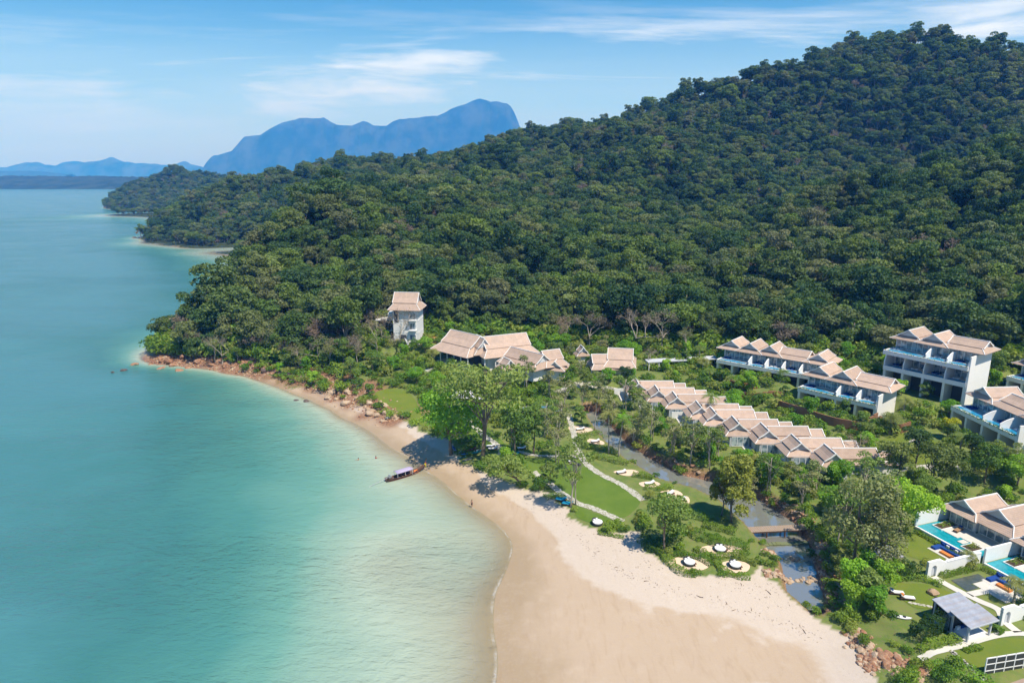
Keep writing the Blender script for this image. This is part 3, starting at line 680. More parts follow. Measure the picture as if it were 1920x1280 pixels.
dpt = JPTS[:, 1]*CT-(JPTS[:, 2]-CAM_H)*ST
inview = (np.abs(FPX*JPTS[:, 0]/dpt) < 985)
near_idx = [i for i in range(NJ) if inview[i]][:275]
far_mask = np.ones(NJ, bool); far_mask[near_idx] = False
print('jungle trees', NJ)
def put_tree(proto, loc, rz, s, label, group, cat='tree', name='tree', cm=None, tm=None, tilt=(0, 0)):
    r = empty(name, loc, rz, label, cat, group); r.scale = (s, s, s); r.rotation_euler = (tilt[0], tilt[1], rz)
    for nm, me, mt in (('crown', proto[0], cm), ('trunk', proto[1], tm)):
        o = bpy.data.objects.new(nm, me); COL.objects.link(o); o.parent = r
        if len(me.materials) == 0: me.materials.append(mt)
        elif me.materials[0] is not mt: o.material_slots[0].link = 'OBJECT'; o.material_slots[0].material = mt
    return r
for k in near_idx:
    x, y, z = JPTS[k]; i = J_idx[k]; loc = (x, y, z-.2)
    if i < 6:
        side = 'on the slope above the terraced hotel blocks' if x > 50 else ('on the headland beside the sea' if x < -50 else 'on the slope behind the tiled pavilions')
        put_tree(JT[i], loc, J_rot[k], J_scl[k], 'leafy green jungle tree '+side, 'jungle trees '+side, cm=m_jungle, tm=m_bark, name='jungle_tree')
    else:
        side = 'above the hotel blocks' if x > 50 else ('on the headland' if x < -50 else 'behind the pavilions')
        put_tree(JT_BARE[i-6], loc, J_rot[k], J_scl[k], 'grey half bare tree among the green jungle '+side, 'half bare trees '+side, cm=m_dry, tm=m_bark_pale, name='bare_tree')
# the rest of the forest as one mass
def forest_mass(P, idx, rot, scl):
    me = bpy.data.meshes.new('forest'); n = len(P); me.vertices.add(n); me.vertices.foreach_set('co', np.ascontiguousarray(P-np.array([0, 0, .3]), np.float32).ravel())
    a = me.attributes.new('idx', 'INT', 'POINT'); a.data.foreach_set('value', idx.astype(np.int32))
    vattr(me, 'rot', rot); vattr(me, 'scl', scl); me.update()
    src = bpy.data.collections.new('forest_sources')
    for i, (c, t) in enumerate(JT+JT_BARE):
        bm = bmesh.new(); bm.from_mesh(c); nf = len(bm.faces); bm.from_mesh(t)
        bm.faces.ensure_lookup_table()
        for f in bm.faces[nf:]: f.material_index = 1
        jm = bpy.data.meshes.new('forest_tree_%d' % i); bm.to_mesh(jm); bm.free()
        jm.materials.append(m_jungle if i < 6 else m_dry); jm.materials.append(m_bark if i < 6 else m_bark_pale)
        src.objects.link(bpy.data.objects.new('forest_tree_%02d' % i, jm))
    o = link_mesh('forest', me); ng = bpy.data.node_groups.new('forest', 'GeometryNodeTree')
    ng.interface.new_socket('Geometry', in_out='INPUT', socket_type='NodeSocketGeometry'); ng.interface.new_socket('Geometry', in_out='OUTPUT', socket_type='NodeSocketGeometry')
    g = NT(ng); gi = g.node('NodeGroupInput'); go = g.node('NodeGroupOutput')
    ci = g.node('GeometryNodeCollectionInfo'); ci.inputs[0].default_value = src; ci.inputs['Separate Children'].default_value = True; ci.inputs['Reset Children'].default_value = True
    def at(nm, ty): nd = g.node('GeometryNodeInputNamedAttribute', data_type=ty); nd.inputs[0].default_value = nm; return nd.outputs[0]
    iop = g.node('GeometryNodeInstanceOnPoints'); g.l.new(gi.outputs[0], iop.inputs['Points']); g.l.new(ci.outputs[0], iop.inputs['Instance'])
    iop.inputs['Pick Instance'].default_value = True; g.l.new(at('idx', 'INT'), iop.inputs['Instance Index'])
    cx = g.node('ShaderNodeCombineXYZ'); g.l.new(at('rot', 'FLOAT'), cx.inputs[2])
    er = g.node('FunctionNodeEulerToRotation'); g.l.new(cx.outputs[0], er.inputs[0]); g.l.new(er.outputs[0], iop.inputs['Rotation'])
    g.l.new(at('scl', 'FLOAT'), iop.inputs['Scale']); g.l.new(iop.outputs[0], go.inputs[0])
    md = o.modifiers.new('forest', 'NODES'); md.node_group = ng
    tag(o, 'dense green jungle covering the hills behind the bay', 'forest', kind='stuff'); return o
forest = forest_mass(JPTS[far_mask], J_idx[far_mask], J_rot[far_mask], J_scl[far_mask])
# ------------------------------------------------------------------ building materials
def roof_mat(name, c1, c2):
    m, g = new_mat(name); tc = g.node('ShaderNodeTexCoord').outputs['Object']; pos = g.node('ShaderNodeNewGeometry').outputs['Position']
    z = g.node('ShaderNodeSeparateXYZ', i_0=tc).outputs[2]
    n = g.noise(pos, 0.8, 4, 0.6); nf = g.noise(pos, 6, 3, 0.6)
    row = g.math('SINE', g.math('MULTIPLY', z, 38.0)); rs_ = g.smooth(row, -0.2, 0.9)
    c = g.mix(g.smooth(n, 0.3, 0.7), c1, c2); c = g.mix(g.math('MULTIPLY', g.smooth(g.noise(pos, .28, 4, .65), .5, .72), .4), c, (.33, .27, .22)); c = g.mix(g.math('MULTIPLY', rs_, 0.20), c, (0.27, 0.19, 0.15)); c = g.mix(g.math('MULTIPLY', g.smooth(nf, 0.45, 0.7), 0.28), c, (0.30, 0.21, 0.16))
    rv = g.math('ADD', 0.86, g.math('MULTIPLY', g.node('ShaderNodeObjectInfo').outputs['Random'], 0.26)); c = g.mix(1.0, c, g.node('ShaderNodeCombineColor', i_0=rv, i_1=rv, i_2=rv).outputs[0], 'MULTIPLY'); principled(g, c, 0.85, 0.12, (row, 0.5, 0.03)); MATS[name] = m; return m
m_tile = roof_mat('roof_tile', (0.50, 0.375, 0.295), (0.425, 0.315, 0.25))
m_white = simple('white_render', (0.80, 0.79, 0.77), 0.75, 0.2, 0.05, 0.7, fine=0.03)
m_trim = simple('white_trim', (0.82, 0.81, 0.79), 0.6, 0.3, 0.03, 1.0, fine=0.02)
m_grey = simple('grey_render', (0.50, 0.52, 0.55), 0.8, 0.2, 0.08, 0.8)
m_gable = simple('gable_panel', (0.60, 0.62, 0.64), 0.7, 0.2, 0.06, 1.0)
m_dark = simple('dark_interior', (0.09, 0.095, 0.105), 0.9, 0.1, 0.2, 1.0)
m_conc = simple('pale_paving', (0.58, 0.555, 0.50), 0.85, 0.2, 0.08, 0.9)
def stone_mat():
    m, g = new_mat('path_stone'); pos = g.node('ShaderNodeNewGeometry').outputs['Position']; v = g.node('ShaderNodeTexVoronoi', feature='DISTANCE_TO_EDGE', i_Scale=1.3); g.l.new(pos, v.inputs['Vector'])
    c2 = g.node('ShaderNodeTexVoronoi', i_Scale=1.3); g.l.new(pos, c2.inputs['Vector']); n = g.noise(pos, 4, 3, .6)
    c = g.mix(g.node('ShaderNodeSeparateColor', i_0=c2.outputs['Color']).outputs[0], (.56, .54, .49), (.44, .42, .37)); c = g.mix(g.math('MULTIPLY', n, .4), c, (.36, .33, .27)); c = g.mix(g.math('SUBTRACT', 1.0, g.smooth(v.outputs[0], .01, .09)), c, (.20, .20, .09)); principled(g, c, .9, .15, (v.outputs[0], .6, .05)); return m
m_stone = stone_mat()
m_brown = simple('brown_board', (0.27, 0.14, 0.075), 0.85, 0.15, 0.18, 1.0)
m_wood = simple('dark_wood', (0.12, 0.07, 0.045), 0.75, 0.2, 0.2, 2.0)
m_teak = simple('teak', (0.33, 0.20, 0.11), 0.75, 0.2, 0.2, 2.0)
m_slate = roof_mat('grey_shingle', (0.27, 0.30, 0.36), (0.36, 0.39, 0.45))
m_metal = simple('grey_metal', (0.42, 0.44, 0.46), 0.45, 0.5, 0.08, 1.0, 0.5)
m_cush_w = simple('white_cushion', (0.76, 0.76, 0.77), 0.9, 0.1, 0.04, 3.0)
m_cush_b = simple('blue_cushion', (0.020, 0.065, 0.26), 0.85, 0.1, 0.08, 3.0)
m_cush_t = simple('turquoise_cushion', (0.02, 0.28, 0.42), 0.85, 0.1, 0.08, 3.0)
m_cush_o = simple('orange_cushion', (0.62, 0.22, 0.06), 0.85, 0.1, 0.08, 3.0)
m_soil = simple('soil', (0.085, 0.06, 0.04), 0.95, 0.05, 0.2, 2.0)
def glass_mat():
    m, g = new_mat('blue_glass'); pos = g.node('ShaderNodeNewGeometry').outputs['Position']; n = g.noise(pos, 0.9, 2, 0.5)
    principled(g, g.mix(g.smooth(n, 0.4, 0.6), (0.13, 0.19, 0.23), (0.40, 0.47, 0.50)), 0.06, 0.9); return m
m_glass = glass_mat()
def pool_mat(name, c1, c2, s=1.4):
    m, g = new_mat(name); pos = g.node('ShaderNodeNewGeometry').outputs['Position']; n = g.noise(pos, s, 3, 0.6, 0.8); w = g.noise(pos, s*2.2, 3, 0.6)
    principled(g, g.mix(g.smooth(n, 0.35, 0.7), c1, c2), 0.06, 0.5, (w, 0.3, 0.05)); return m
m_pool = pool_mat('pool_water', (0.005, 0.235, 0.30), (0.015, 0.33, 0.40))
m_poolblue = pool_mat('terrace_pool_water', (0.02, 0.22, 0.42), (0.04, 0.30, 0.52))
m_pond = pool_mat('pond_water', (0.055, 0.07, 0.055), (0.09, 0.10, 0.08))

# ------------------------------------------------------------------ roofs: steep upper roof with gables over a shallower skirt
def gablet_roof(parent, L, W_, ze, zr, loc=(0, 0, 0), rz=0.0, inset=1.1, ends=(1, 1), mid=0.55, mat=None, tw=0.14, skirt_ends=(1, 1), curve=0.06):
    """ridge along local x; eaves at ze, ridge at zr"""
    mat = mat or m_tile; hx, hy = L/2, W_/2; i0 = inset if skirt_ends[0] else .0; i1 = inset if skirt_ends[1] else .0
    x0, x1 = -hx+i0, hx-i1; my = hy*mid; zm = ze+(zr-ze)*.42; th = .12; mb = MB()
    up = .35*(zr-zm)*0+0
    for s in (-1, 1):   # upper slopes in two facets (slightly hollow), then the skirt
        ym = my*.5; zk = zm+(zr-zm)*(.5-curve)
        a = [(x0-.25, 0, zr), (x1+.25, 0, zr), (x1+.22, s*ym, zk), (x0-.22, s*ym, zk)]
        b = [(x0-.22, s*ym, zk), (x1+.22, s*ym, zk), (x1+.2, s*(my+.12), zm), (x0-.2, s*(my+.12), zm)]
        zq = zm-.10
        c = [(x0+.25, s*(my-.1), zq), (x1-.25, s*(my-.1), zq), (hx, s*hy, ze), (-hx, s*hy, ze)]
        if not skirt_ends[0]: c[0] = (-hx, s*(my-.1), zq)
        if not skirt_ends[1]: c[1] = (hx, s*(my-.1), zq)
        for q in (a, b, c): mb.slab(q if s < 0 else q[::-1], th)
    for e, xe, xo in ((0, x0+.25, -hx), (1, x1-.25, hx)):
        if skirt_ends[e]:
            q = [(xe, -(my-.1), zm-.10), (xe, my-.1, zm-.10), (xo, hy, ze), (xo, -hy, ze)]
            mb.slab(q if e == 1 else q[::-1], th)
    r = mb.build('roof', mat, parent); r.location = loc; r.rotation_euler = (0, 0, rz)
    MB().beam((x0-.35, 0, zr+.05), (x1+.35, 0, zr+.05), tw*1.3, tw*1.3).build('ridge_cap', m_trim, r)
    for e, xe, sg in ((0, x0-.26, -1), (1, x1+.26, 1)):
        if not ends[e]: continue
        for s in (-1, 1):
            ym = my*.5; zk = zm+(zr-zm)*(.5-curve); q = MB()
            q.beam((xe, 0, zr+.06), (xe, s*ym, zk+.05), tw, tw*1.7); q.beam((xe, s*ym, zk+.05), (xe, s*(my+.2), zm-.02), tw, tw*1.7); q.build('barge_board', m_trim, r)
        xp = xe-sg*.45
        MB().add([(xp, -my+.1, zm-.06), (xp, my-.1, zm-.06), (xp, 0, zr-.18), (xp-sg*.1, -my+.1, zm-.06), (xp-sg*.1, my-.1, zm-.06), (xp-sg*.1, 0, zr-.18)], [(0, 1, 2), (5, 4, 3), (0, 3, 4, 1), (1, 4, 5, 2), (2, 5, 3, 0)]).build('gable_panel', m_gable, r)
        if skirt_ends[e]:
            for s in (-1, 1): MB().beam((xe-sg*.5, s*(my-.05), zm-.03), (hx*sg, s*hy, ze+.06), tw*.9, tw*.9).build('hip_cap', m_trim, r)
    return r
def glazed_wall(parent, x0, x1, y, z0, z1, panes=3, facing=-1):
    """framed glass front between x0 and x1"""
    f = MB(); w = .10
    f.span(x0, x1, y-.06, y+.06, z0, z0+w); f.span(x0, x1, y-.06, y+.06, z1-w, z1)
    for k in range(panes+1):
        x = x0+(x1-x0)*k/panes; x = min(max(x, x0+w/2), x1-w/2); f.span(x-w/2, x+w/2, y-.058, y+.058, z0+w, z1-w)
    o = f.build('window', m_trim, parent); pw = (x1-x0)/panes
    for k in range(panes): MB().span(x0+k*pw+w/2, x0+(k+1)*pw-w/2, y-.012, y+.012, z0+w, z1-w).build('pane', m_glass, o)
    return o
def foliage_strip(name, parent, pts, w, h, n, leaf, mat, seed):
    """hedge or planting along a polyline of 3-D points"""
    rng = np.random.default_rng(seed); pts = np.array(pts, float); seg = np.linalg.norm(np.diff(pts, axis=0), axis=1); cum = np.concatenate([[0], np.cumsum(seg)])
    t = rng.uniform(0, cum[-1], n); i = np.clip(np.searchsorted(cum, t)-1, 0, len(seg)-1); f = (t-cum[i])/seg[i]
    P = pts[i]+(pts[i+1]-pts[i])*f[:, None]; d = (pts[i+1]-pts[i])/seg[i][:, None]; nrm = np.stack([-d[:, 1], d[:, 0], 0*d[:, 0]], 1)
    side = rng.choice(3, n, p=[h/(2*h+w), h/(2*h+w), w/(2*h+w)]); u = rng.uniform(-.5, .5, n); v = rng.uniform(0, 1, n)
    off = np.where(side == 0, -.5, np.where(side == 1, .5, u)); zz = np.where(side == 2, 1.0, v); lump = 1+.16*np.sin(t*1.9+seed)+.10*np.sin(t*4.3)
    P = P+nrm*(off*w*lump)[:, None]; P[:, 2] += zz*h*lump+rng.normal(0, .05, n)
    N = np.where((side == 2)[:, None], np.array([[0, 0, 1.0]]), nrm*np.sign(off+1e-6)[:, None]); V = leaves(P, N, leaf, rng, .55)
    return link_mesh(name, np_mesh(name, V, quads(V)), mat, parent)

# ------------------------------------------------------------------ terraced hotel blocks
def terrace_block(key, bays, levels, roofs, label, planted=False, S=None, end_wall=True, lower_h=4.3):
    d = TERR[key]; bw = d['L']/bays; root = empty('terraced_hotel_block', (d['p'].x, d['p'].y, 0), d['a'], label, 'building', 'terraced hotel blocks with roof tiles and pools')
    L = d['L']; base = d['base']; S = d['p'].z+(0.9 if levels == 1 else 0.9); D = 12.0
    top = S if levels == 1 else S+lower_h
    slabs = [S] if levels == 1 else [S, S+lower_h]
    w = MB(); w.span(0.15, L-.15, 5.2, D, base-.5, top+3.1); w.build('wall', m_white, root)
    for li, s in enumerate(slabs):
        f = MB(); ov = .0 if li == 0 else .35
        f.span(-ov, L+.0, -ov, 5.2, s-.9, s-.25); f.span(-ov, L, -ov, .32-ov, s-.25, s+.22)
        f.span(-ov, .3-ov, .32-ov, 5.2, s-.25, s+.22)
        f.build('terrace_slab', m_white, root)
        is_top = li == len(slabs)-1; b = 0
        while b < bays:
            wide = 2 if (is_top and b == 0 and bays >= 4) else 1; x0, x1 = b*bw+.2, (b+wide)*bw-.2
            if b == 0: x0 = .45-ov
            n = 9; poly = []            # pool with a curved inner edge
            for i in range(n): t = i/(n-1); poly.append((x0+(x1-x0)*t, 1.5+1.3*math.sin(math.pi*(.15+.8*t))))
            poly = [(x0, .40-ov), (x1, .40-ov)]+poly[::-1]
            p = MB().prism(poly, s-.12, s+.10).build('pool', m_poolblue, root)
            rim = MB(); e = poly[2:]
            for a_, b_ in zip(e[:-1], e[1:]): rim.beam((a_[0], a_[1], s+.07), (b_[0], b_[1], s+.07), .14, .12)
            rim.build('pool_rim', m_trim, p)
            dk = MB().prism([(q[0], q[1]+.1) for q in e[::-1]]+[(x1, 5.1), (x0, 5.1)], s-.2, s+.03); dk.build('deck', m_conc, root)
            k = max(2, round((x1-x0)/1.45)); glazed_wall(root, x0+.1, x1-.1, 5.05, s+.04, s+2.75, k)
            if is_top or li == 0:
                sb = MB(); sb.span(x0+.5, x0+1.2, 3.0, 4.8, s+.04, s+.36); sb.span(x0+1.5, x0+2.2, 3.0, 4.8, s+.04, s+.36); sb.build('daybed', m_cush_w if (b+li) % 2 else m_cush_b, root)
            b += wide
        edges = [k*bw for k in range(1, bays)]
        if is_top and bays >= 4: edges = edges[1:]
        edges = ([0.12] if not is_top else [])+edges+[L-.14]
        for x in edges:                # curved party walls
            hh = 2.5 if is_top else lower_h-.95; pr = []
            for i in range(9):
                t = i/8; y = .1+5.0*t; z = (1.15+(hh-1.15)*(1-(1-min(1, t*1.25))**2)) if is_top else (hh if t > .18 else 1.5+(hh-1.5)*(t/.18)**.5); pr.append((y, z))
            vs = [(x-.13, y, s+z) for y, z in pr]+[(x-.13, 5.1, s-.24), (x-.13, .1, s-.24)]; vs += [(q[0]+.26, q[1], q[2]) for q in vs]; n = len(pr)+2
            MB().add(vs, [tuple(range(n)), tuple(range(2*n-1, n-1, -1))]+[(i, n+i, n+(i+1) % n, (i+1) % n) for i in range(n)]).build('party_wall', m_white, root)
        if planted or is_top:
            foliage_strip('planting', root, [(-ov+.3, -ov+.05, s+.05), (L, -ov+.05, s+.05)], .5, .35, int((520 if planted else 150)*L/20), .28, m_shrub, 31+li)
    # pillars and shaded void under the lowest slab
    for k in range(bays+1):
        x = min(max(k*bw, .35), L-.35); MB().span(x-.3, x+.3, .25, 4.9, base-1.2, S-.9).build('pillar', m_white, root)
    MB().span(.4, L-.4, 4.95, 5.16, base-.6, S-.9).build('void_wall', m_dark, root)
    if end_wall:
        MB().span(L-.02, L+.28, .15, D, base-1.5, top+2.6).build('end_wall', m_white, root)
    for (kind, xc, ln, wd, yc, dz) in roofs:
        ze, zr = top+3.05+dz, top+5.7+dz*2
        if kind == 'd': gablet_roof(root, ln, wd, ze, zr, (xc*bw, yc, 0), R(90))
        else: gablet_roof(root, ln, wd, ze, zr-.35, (xc*bw, yc, 0), 0.0, inset=1.3)
    return root
terrace_block('B1', 6, 1, [('d', .55, 10.0, 8.6, 7.9, .0), ('d', 1.75, 10.2, 8.4, 7.8, .06), ('d', 2.95, 9.8, 8.4, 7.9, .11), ('a', 4.3, 10.5, 9.2, 7.7, .03), ('d', 5.75, 10.4, 8.4, 8.4, -.07)], 'long white terraced block with five tiled roofs at the jungle edge, beside the covered walkway', end_wall=True)
terrace_block('B2', 4, 1, [('d', .7, 10.0, 8.6, 7.9, .0), ('d', 1.95, 10.2, 8.4, 7.8, .06), ('a', 3.35, 10.4, 9.4, 7.7, .11)], 'white terraced block with planted pool edges above the brown curved wall', planted=True)
terrace_block('B3', 4, 2, [('d', .7, 10.0, 8.6, 7.9, .0), ('d', 1.95, 10.2, 8.4, 7.8, .06), ('a', 3.35, 10.4, 9.4, 7.7, .11)], 'tallest white terraced block with two stacked rows of pool balconies')
terrace_block('B4', 4, 1, [('d', .75, 10.0, 8.8, 8.4, .0), ('a', 2.5, 11.5, 9.4, 8.0, .07), ('d', 4.0, 10.2, 8.4, 8.4, .13)], 'white terraced block with four green edged balconies at the right edge, in front of others', planted=True)
terrace_block('B5', 4, 1, [('d', .75, 10.0, 8.8, 8.2, .0), ('a', 2.4, 11.5, 9.4, 8.0, .07)], 'sliver of a white terraced block cut off by the right picture edge', end_wall=False)

# ------------------------------------------------------------------ row of canal villas
ORD = ['farthest from the camera', 'second from the far end', 'third from the far end', 'fourth from the far end', 'fifth from the far end', 'fourth from the near end', 'third from the near end', 'second from the near end', 'nearest to the camera']
def canal_villa(i, v):
    g = 4.0; root = empty('canal_villa', (v.x, v.y, 0), 0, 'small white tiled roof villa in the canal row, '+ORD[i], 'villa', 'row of villas along the canal')
    dz = .12*((i % 3)-1); zr = 9.0
    MB().span(-4.2, 11.2, -2.2, 2.6, g-.6, 6.9).build('wall', m_white, root); MB().span(-4.0, .6, -4.6, -2.2, g-.6, 6.75).build('wing_wall', m_grey, root)
    glazed_wall(root, -3.6, .3, -4.66, g+.2, 6.5, 3); glazed_wall(root, 1.4, 5.8, -2.26, g+.2, 6.4, 3)
    gablet_roof(root, 9.6, 6.3, 6.6, zr, (4.2, 0, 0), 0, inset=.9, skirt_ends=(0, 1), ends=(0, 1), mid=.66)
    gablet_roof(root, 4.6, 5.6, 6.35, zr-.75, (9.9, .15, 0), 0, inset=.7, skirt_ends=(0, 1), ends=(0, 1), mid=.66)
    gablet_roof(root, 7.0, 6.4, 6.62, zr+.35, (-1.9, -1.2, 0), R(90), inset=1.0, mid=.6)
    MB().span(-7.5, -4.2, 3.0, 3.25, g-.8, 5.8).build('garden_wall', m_white, root)
    MB().span(-6.4, -4.4, -2.2, 2.9, g-.7, g+.12).build('deck', m_conc, root)
    return root
for i, v in enumerate(VILLA_P): canal_villa(i, v)
# ------------------------------------------------------------------ pavilions behind the bay
def roof_between(parent, a, b, W_, ze, **kw):
    """gablet roof whose ridge runs from a to b (both at ridge height)"""
    a, b = Vector(a), Vector(b); d = b-a; inset = kw.pop('inset', 1.4); L = math.hypot(d.x, d.y)+2*inset*.9
    return gablet_roof(parent, L, W_, ze, a.z, ((a.x+b.x)/2-parent.location.x, (a.y+b.y)/2-parent.location.y, 0), math.atan2(d.y, d.x), inset=inset, **kw)
def body(parent, a, b, W_, z0, z1, mat, name='wall', k=.72):
    a, b = Vector(a), Vector(b); d = b-a; M = Matrix.Translation(((a.x+b.x)/2-parent.location.x, (a.y+b.y)/2-parent.location.y, (z0+z1)/2)) @ Matrix.Rotation(math.atan2(d.y, d.x), 4, 'Z')
    return MB().box(None, (math.hypot(d.x, d.y)*.94, W_*k, z1-z0), M=M).build(name, mat, parent)
def posts(parent, a, b, W_, z0, z1, n, mat=None, r=.16):
    a, b = Vector(a), Vector(b); d = (b-a); d.z = 0; L = d.length; d.normalize(); nrm = Vector((-d.y, d.x, 0))
    for s in (-1, 1):
        for k in range(n):
            p = a+d*(L*(k/(n-1)*1.16-.08))+nrm*s*W_*.43-parent.location; MB().span(p.x-r, p.x+r, p.y-r, p.y+r, z0, z1).build('post', mat or m_trim, parent)
base = U(925, 672, 6.5)
main = empty('restaurant_pavilion', (base.x, base.y, 0), 0, 'large open pavilion with sweeping tiled roofs behind the tall beach tree', 'building')
A0, A1 = U(845.6, 617.5, 15.6), U(900.8, 629.8, 15.6); B0, B1 = U(903, 631.7, 15.5), U(986, 623.5, 15.5)
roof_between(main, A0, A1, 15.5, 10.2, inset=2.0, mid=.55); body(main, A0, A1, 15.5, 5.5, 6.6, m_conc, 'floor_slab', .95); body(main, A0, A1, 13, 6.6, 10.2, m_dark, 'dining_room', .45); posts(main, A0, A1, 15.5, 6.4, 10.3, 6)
roof_between(main, B0, B1, 13.5, 10.25, inset=2.0, mid=.55); body(main, B0, B1, 13.5, 5.6, 10.3, m_white, 'wall', .7); posts(main, B0, B1, 13.5, 6.4, 10.3, 6)
g0 = A1+Vector((-1.0, 2.0, -.2)); roof_between(main, g0, g0+Vector((2.4, -5.0, 0)), 7.5, 10.6, inset=.6, skirt_ends=(0, 1), ends=(0, 1))
lobby = empty('lobby_pavilion', (U(1005, 680, 6.5).x, U(1005, 680, 6.5).y, 0), 0, 'cluster of small pointed tiled roofs in front of the large pavilion', 'building')
C0, C1 = U(958, 650, 13.2), U(1019, 665, 13.2); D0, D1 = U(1016, 658, 13.4), U(1048, 654, 13.4)
roof_between(lobby, C0, C1, 10.5, 9.3, inset=1.2); body(lobby, C0, C1, 10.5, 5.5, 9.4, m_white)
roof_between(lobby, D0, D1, 9.5, 9.4, inset=1.2); body(lobby, D0, D1, 9.5, 5.5, 9.5, m_white)
e0 = U(957, 675, 11.2); roof_between(lobby, e0+Vector((-2, 3.5, 0)), e0, 5.5, 8.4, inset=.7); body(lobby, e0+Vector((-2, 3.5, 0)), e0, 5.5, 5.3, 8.5, m_white)
e1 = U(1040, 678, 11.0); roof_between(lobby, e1+Vector((1.5, 5, 0)), e1, 6.5, 8.3, inset=.7); body(lobby, e1+Vector((1.5, 5, 0)), e1, 6.5, 5.3, 8.4, m_white)
pav2 = empty('spa_pavilion', (U(1155, 690, 6).x, U(1155, 690, 6).y, 0), 0, 'low tiled double roof pavilion beside the bare trees and covered walkway', 'building')
p0, p1 = U(1110, 664, 11.6), U(1160, 663.5, 11.6); q0, q1 = U(1141, 652, 13.2), U(1187, 654, 13.2)
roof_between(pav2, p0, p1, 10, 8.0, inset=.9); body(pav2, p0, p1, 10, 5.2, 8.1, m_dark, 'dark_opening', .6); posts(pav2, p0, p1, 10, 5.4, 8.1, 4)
roof_between(pav2, q0, q1, 12, 8.6, inset=1.3); body(pav2, q0, q1, 12, 5.2, 8.7, m_white)
small = empty('small_pavilion', (U(1093, 665, 7).x, U(1093, 665, 7).y, 0), 0, 'tiny tiled roof half hidden between the two pavilions', 'building')
s0 = U(1094, 651, 11.6); roof_between(small, s0+Vector((-.6, 3, 0)), s0, 4.6, 8.8, inset=.6); body(small, s0+Vector((-.6, 3, 0)), s0, 4.6, 5.4, 8.9, m_white)
# covered walkway
w0, w1 = U(1212, 676, 8.8), U(1346, 669, 9.4); wk = empty('covered_walkway', (w0.x, w0.y, 0), 0, 'long flat grey canopy of the covered walkway below the jungle', 'walkway')
d = w1-w0; n_ = Vector((-d.y, d.x, 0)).normalized()
MB().slab([w0-w0*0+Vector((0, 0, 0))-Vector((w0.x, w0.y, 0))+n_*-1.8, w1-Vector((w0.x, w0.y, 0))+n_*-1.8, w1-Vector((w0.x, w0.y, 0))+n_*1.8, w0-Vector((w0.x, w0.y, 0))+n_*1.8], .28).build('canopy', m_grey, wk)
for k in range(8):
    for s in (-1, 1):
        p = d*(k/7*.96+.02)+n_*s*1.5; MB().span(p.x-.11, p.x+.11, p.y-.11, p.y+.11, 5.2, w0.z-.3+(w1.z-w0.z)*k/7).build('post', m_trim, wk)
# ------------------------------------------------------------------ lift tower with its inclined track
tb = U(766, 641, 9.0); tw = empty('lift_tower', (tb.x, tb.y, 0), R(-6), 'tall white tower with a tiled roof standing against the jungle', 'tower')
MB().span(-4.1, 4.5, -3.6, 3.8, 7.5, 21.4).build('wall', m_white, tw)
gablet_roof(tw, 11.2, 9.6, 21.0, 26.3, (0, 0, 0), 0, inset=1.6, mid=.62)
for z0 in (10.2, 14.2, 17.6): MB().span(1.3, 3.9, -4.9, -3.6, z0-.2, z0).build('balcony', m_trim, tw); glazed_wall(tw, 1.5, 3.7, -3.66, z0+.1, z0+2.3, 2)
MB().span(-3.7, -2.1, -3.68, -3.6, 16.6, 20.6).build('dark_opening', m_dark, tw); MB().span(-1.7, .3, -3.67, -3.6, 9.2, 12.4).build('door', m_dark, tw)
for z0 in (13.0, 17.2): MB().span(-4.16, 4.56, -3.66, 3.86, z0, z0+.22).build('string_course', m_trim, tw)
fp = U(736, 597, 16.5); ft = U(768, 668, 6.3); fu = empty('inclined_lift_track', (ft.x, ft.y, 0), 0, 'pair of steep grey rails running down from the tower to the garden', 'lift track')
o3 = Vector((ft.x, ft.y, 0))
for s in (-1, 1): MB().beam(fp-o3+Vector((s*1.1, 0, 0)), ft-o3+Vector((s*1.1, 0, .1)), .55, .7).build('rail', m_metal, fu)
for k in range(9): p = fp.lerp(ft, (k+.5)/9)-o3; MB().span(p.x-1.05, p.x+1.05, p.y-.12, p.y+.12, p.z-.2, p.z+.05).build('sleeper', m_metal, fu)
for k in (1, 3, 5): p = fp.lerp(ft, k/8)-o3; MB().span(p.x-.2, p.x+.2, p.y-.2, p.y+.2, Ts(p.x+ft.x, p.y+ft.y)-.5, p.z-.3).build('support', m_trim, fu)
st = empty('lift_station', (fp.x, fp.y, 0), 0, 'small white flat roofed lift station left of the tower', 'building')
zb = Ts(fp.x-2, fp.y)
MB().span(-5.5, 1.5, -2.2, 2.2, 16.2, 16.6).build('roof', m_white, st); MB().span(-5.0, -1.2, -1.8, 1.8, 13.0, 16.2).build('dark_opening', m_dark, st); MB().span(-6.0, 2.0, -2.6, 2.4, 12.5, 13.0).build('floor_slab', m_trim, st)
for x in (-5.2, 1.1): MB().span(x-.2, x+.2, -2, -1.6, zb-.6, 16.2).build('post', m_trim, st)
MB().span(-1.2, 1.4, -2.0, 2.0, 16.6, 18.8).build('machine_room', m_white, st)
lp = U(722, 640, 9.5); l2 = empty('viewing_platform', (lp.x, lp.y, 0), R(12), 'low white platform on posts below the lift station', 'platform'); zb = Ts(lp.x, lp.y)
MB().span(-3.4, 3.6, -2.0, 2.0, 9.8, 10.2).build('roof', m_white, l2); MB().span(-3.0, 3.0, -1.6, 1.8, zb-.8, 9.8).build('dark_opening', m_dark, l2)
for x in (-3.2, 3.3): MB().span(x-.18, x+.18, -1.9, -1.6, zb-.8, 9.8).build('post', m_trim, l2)
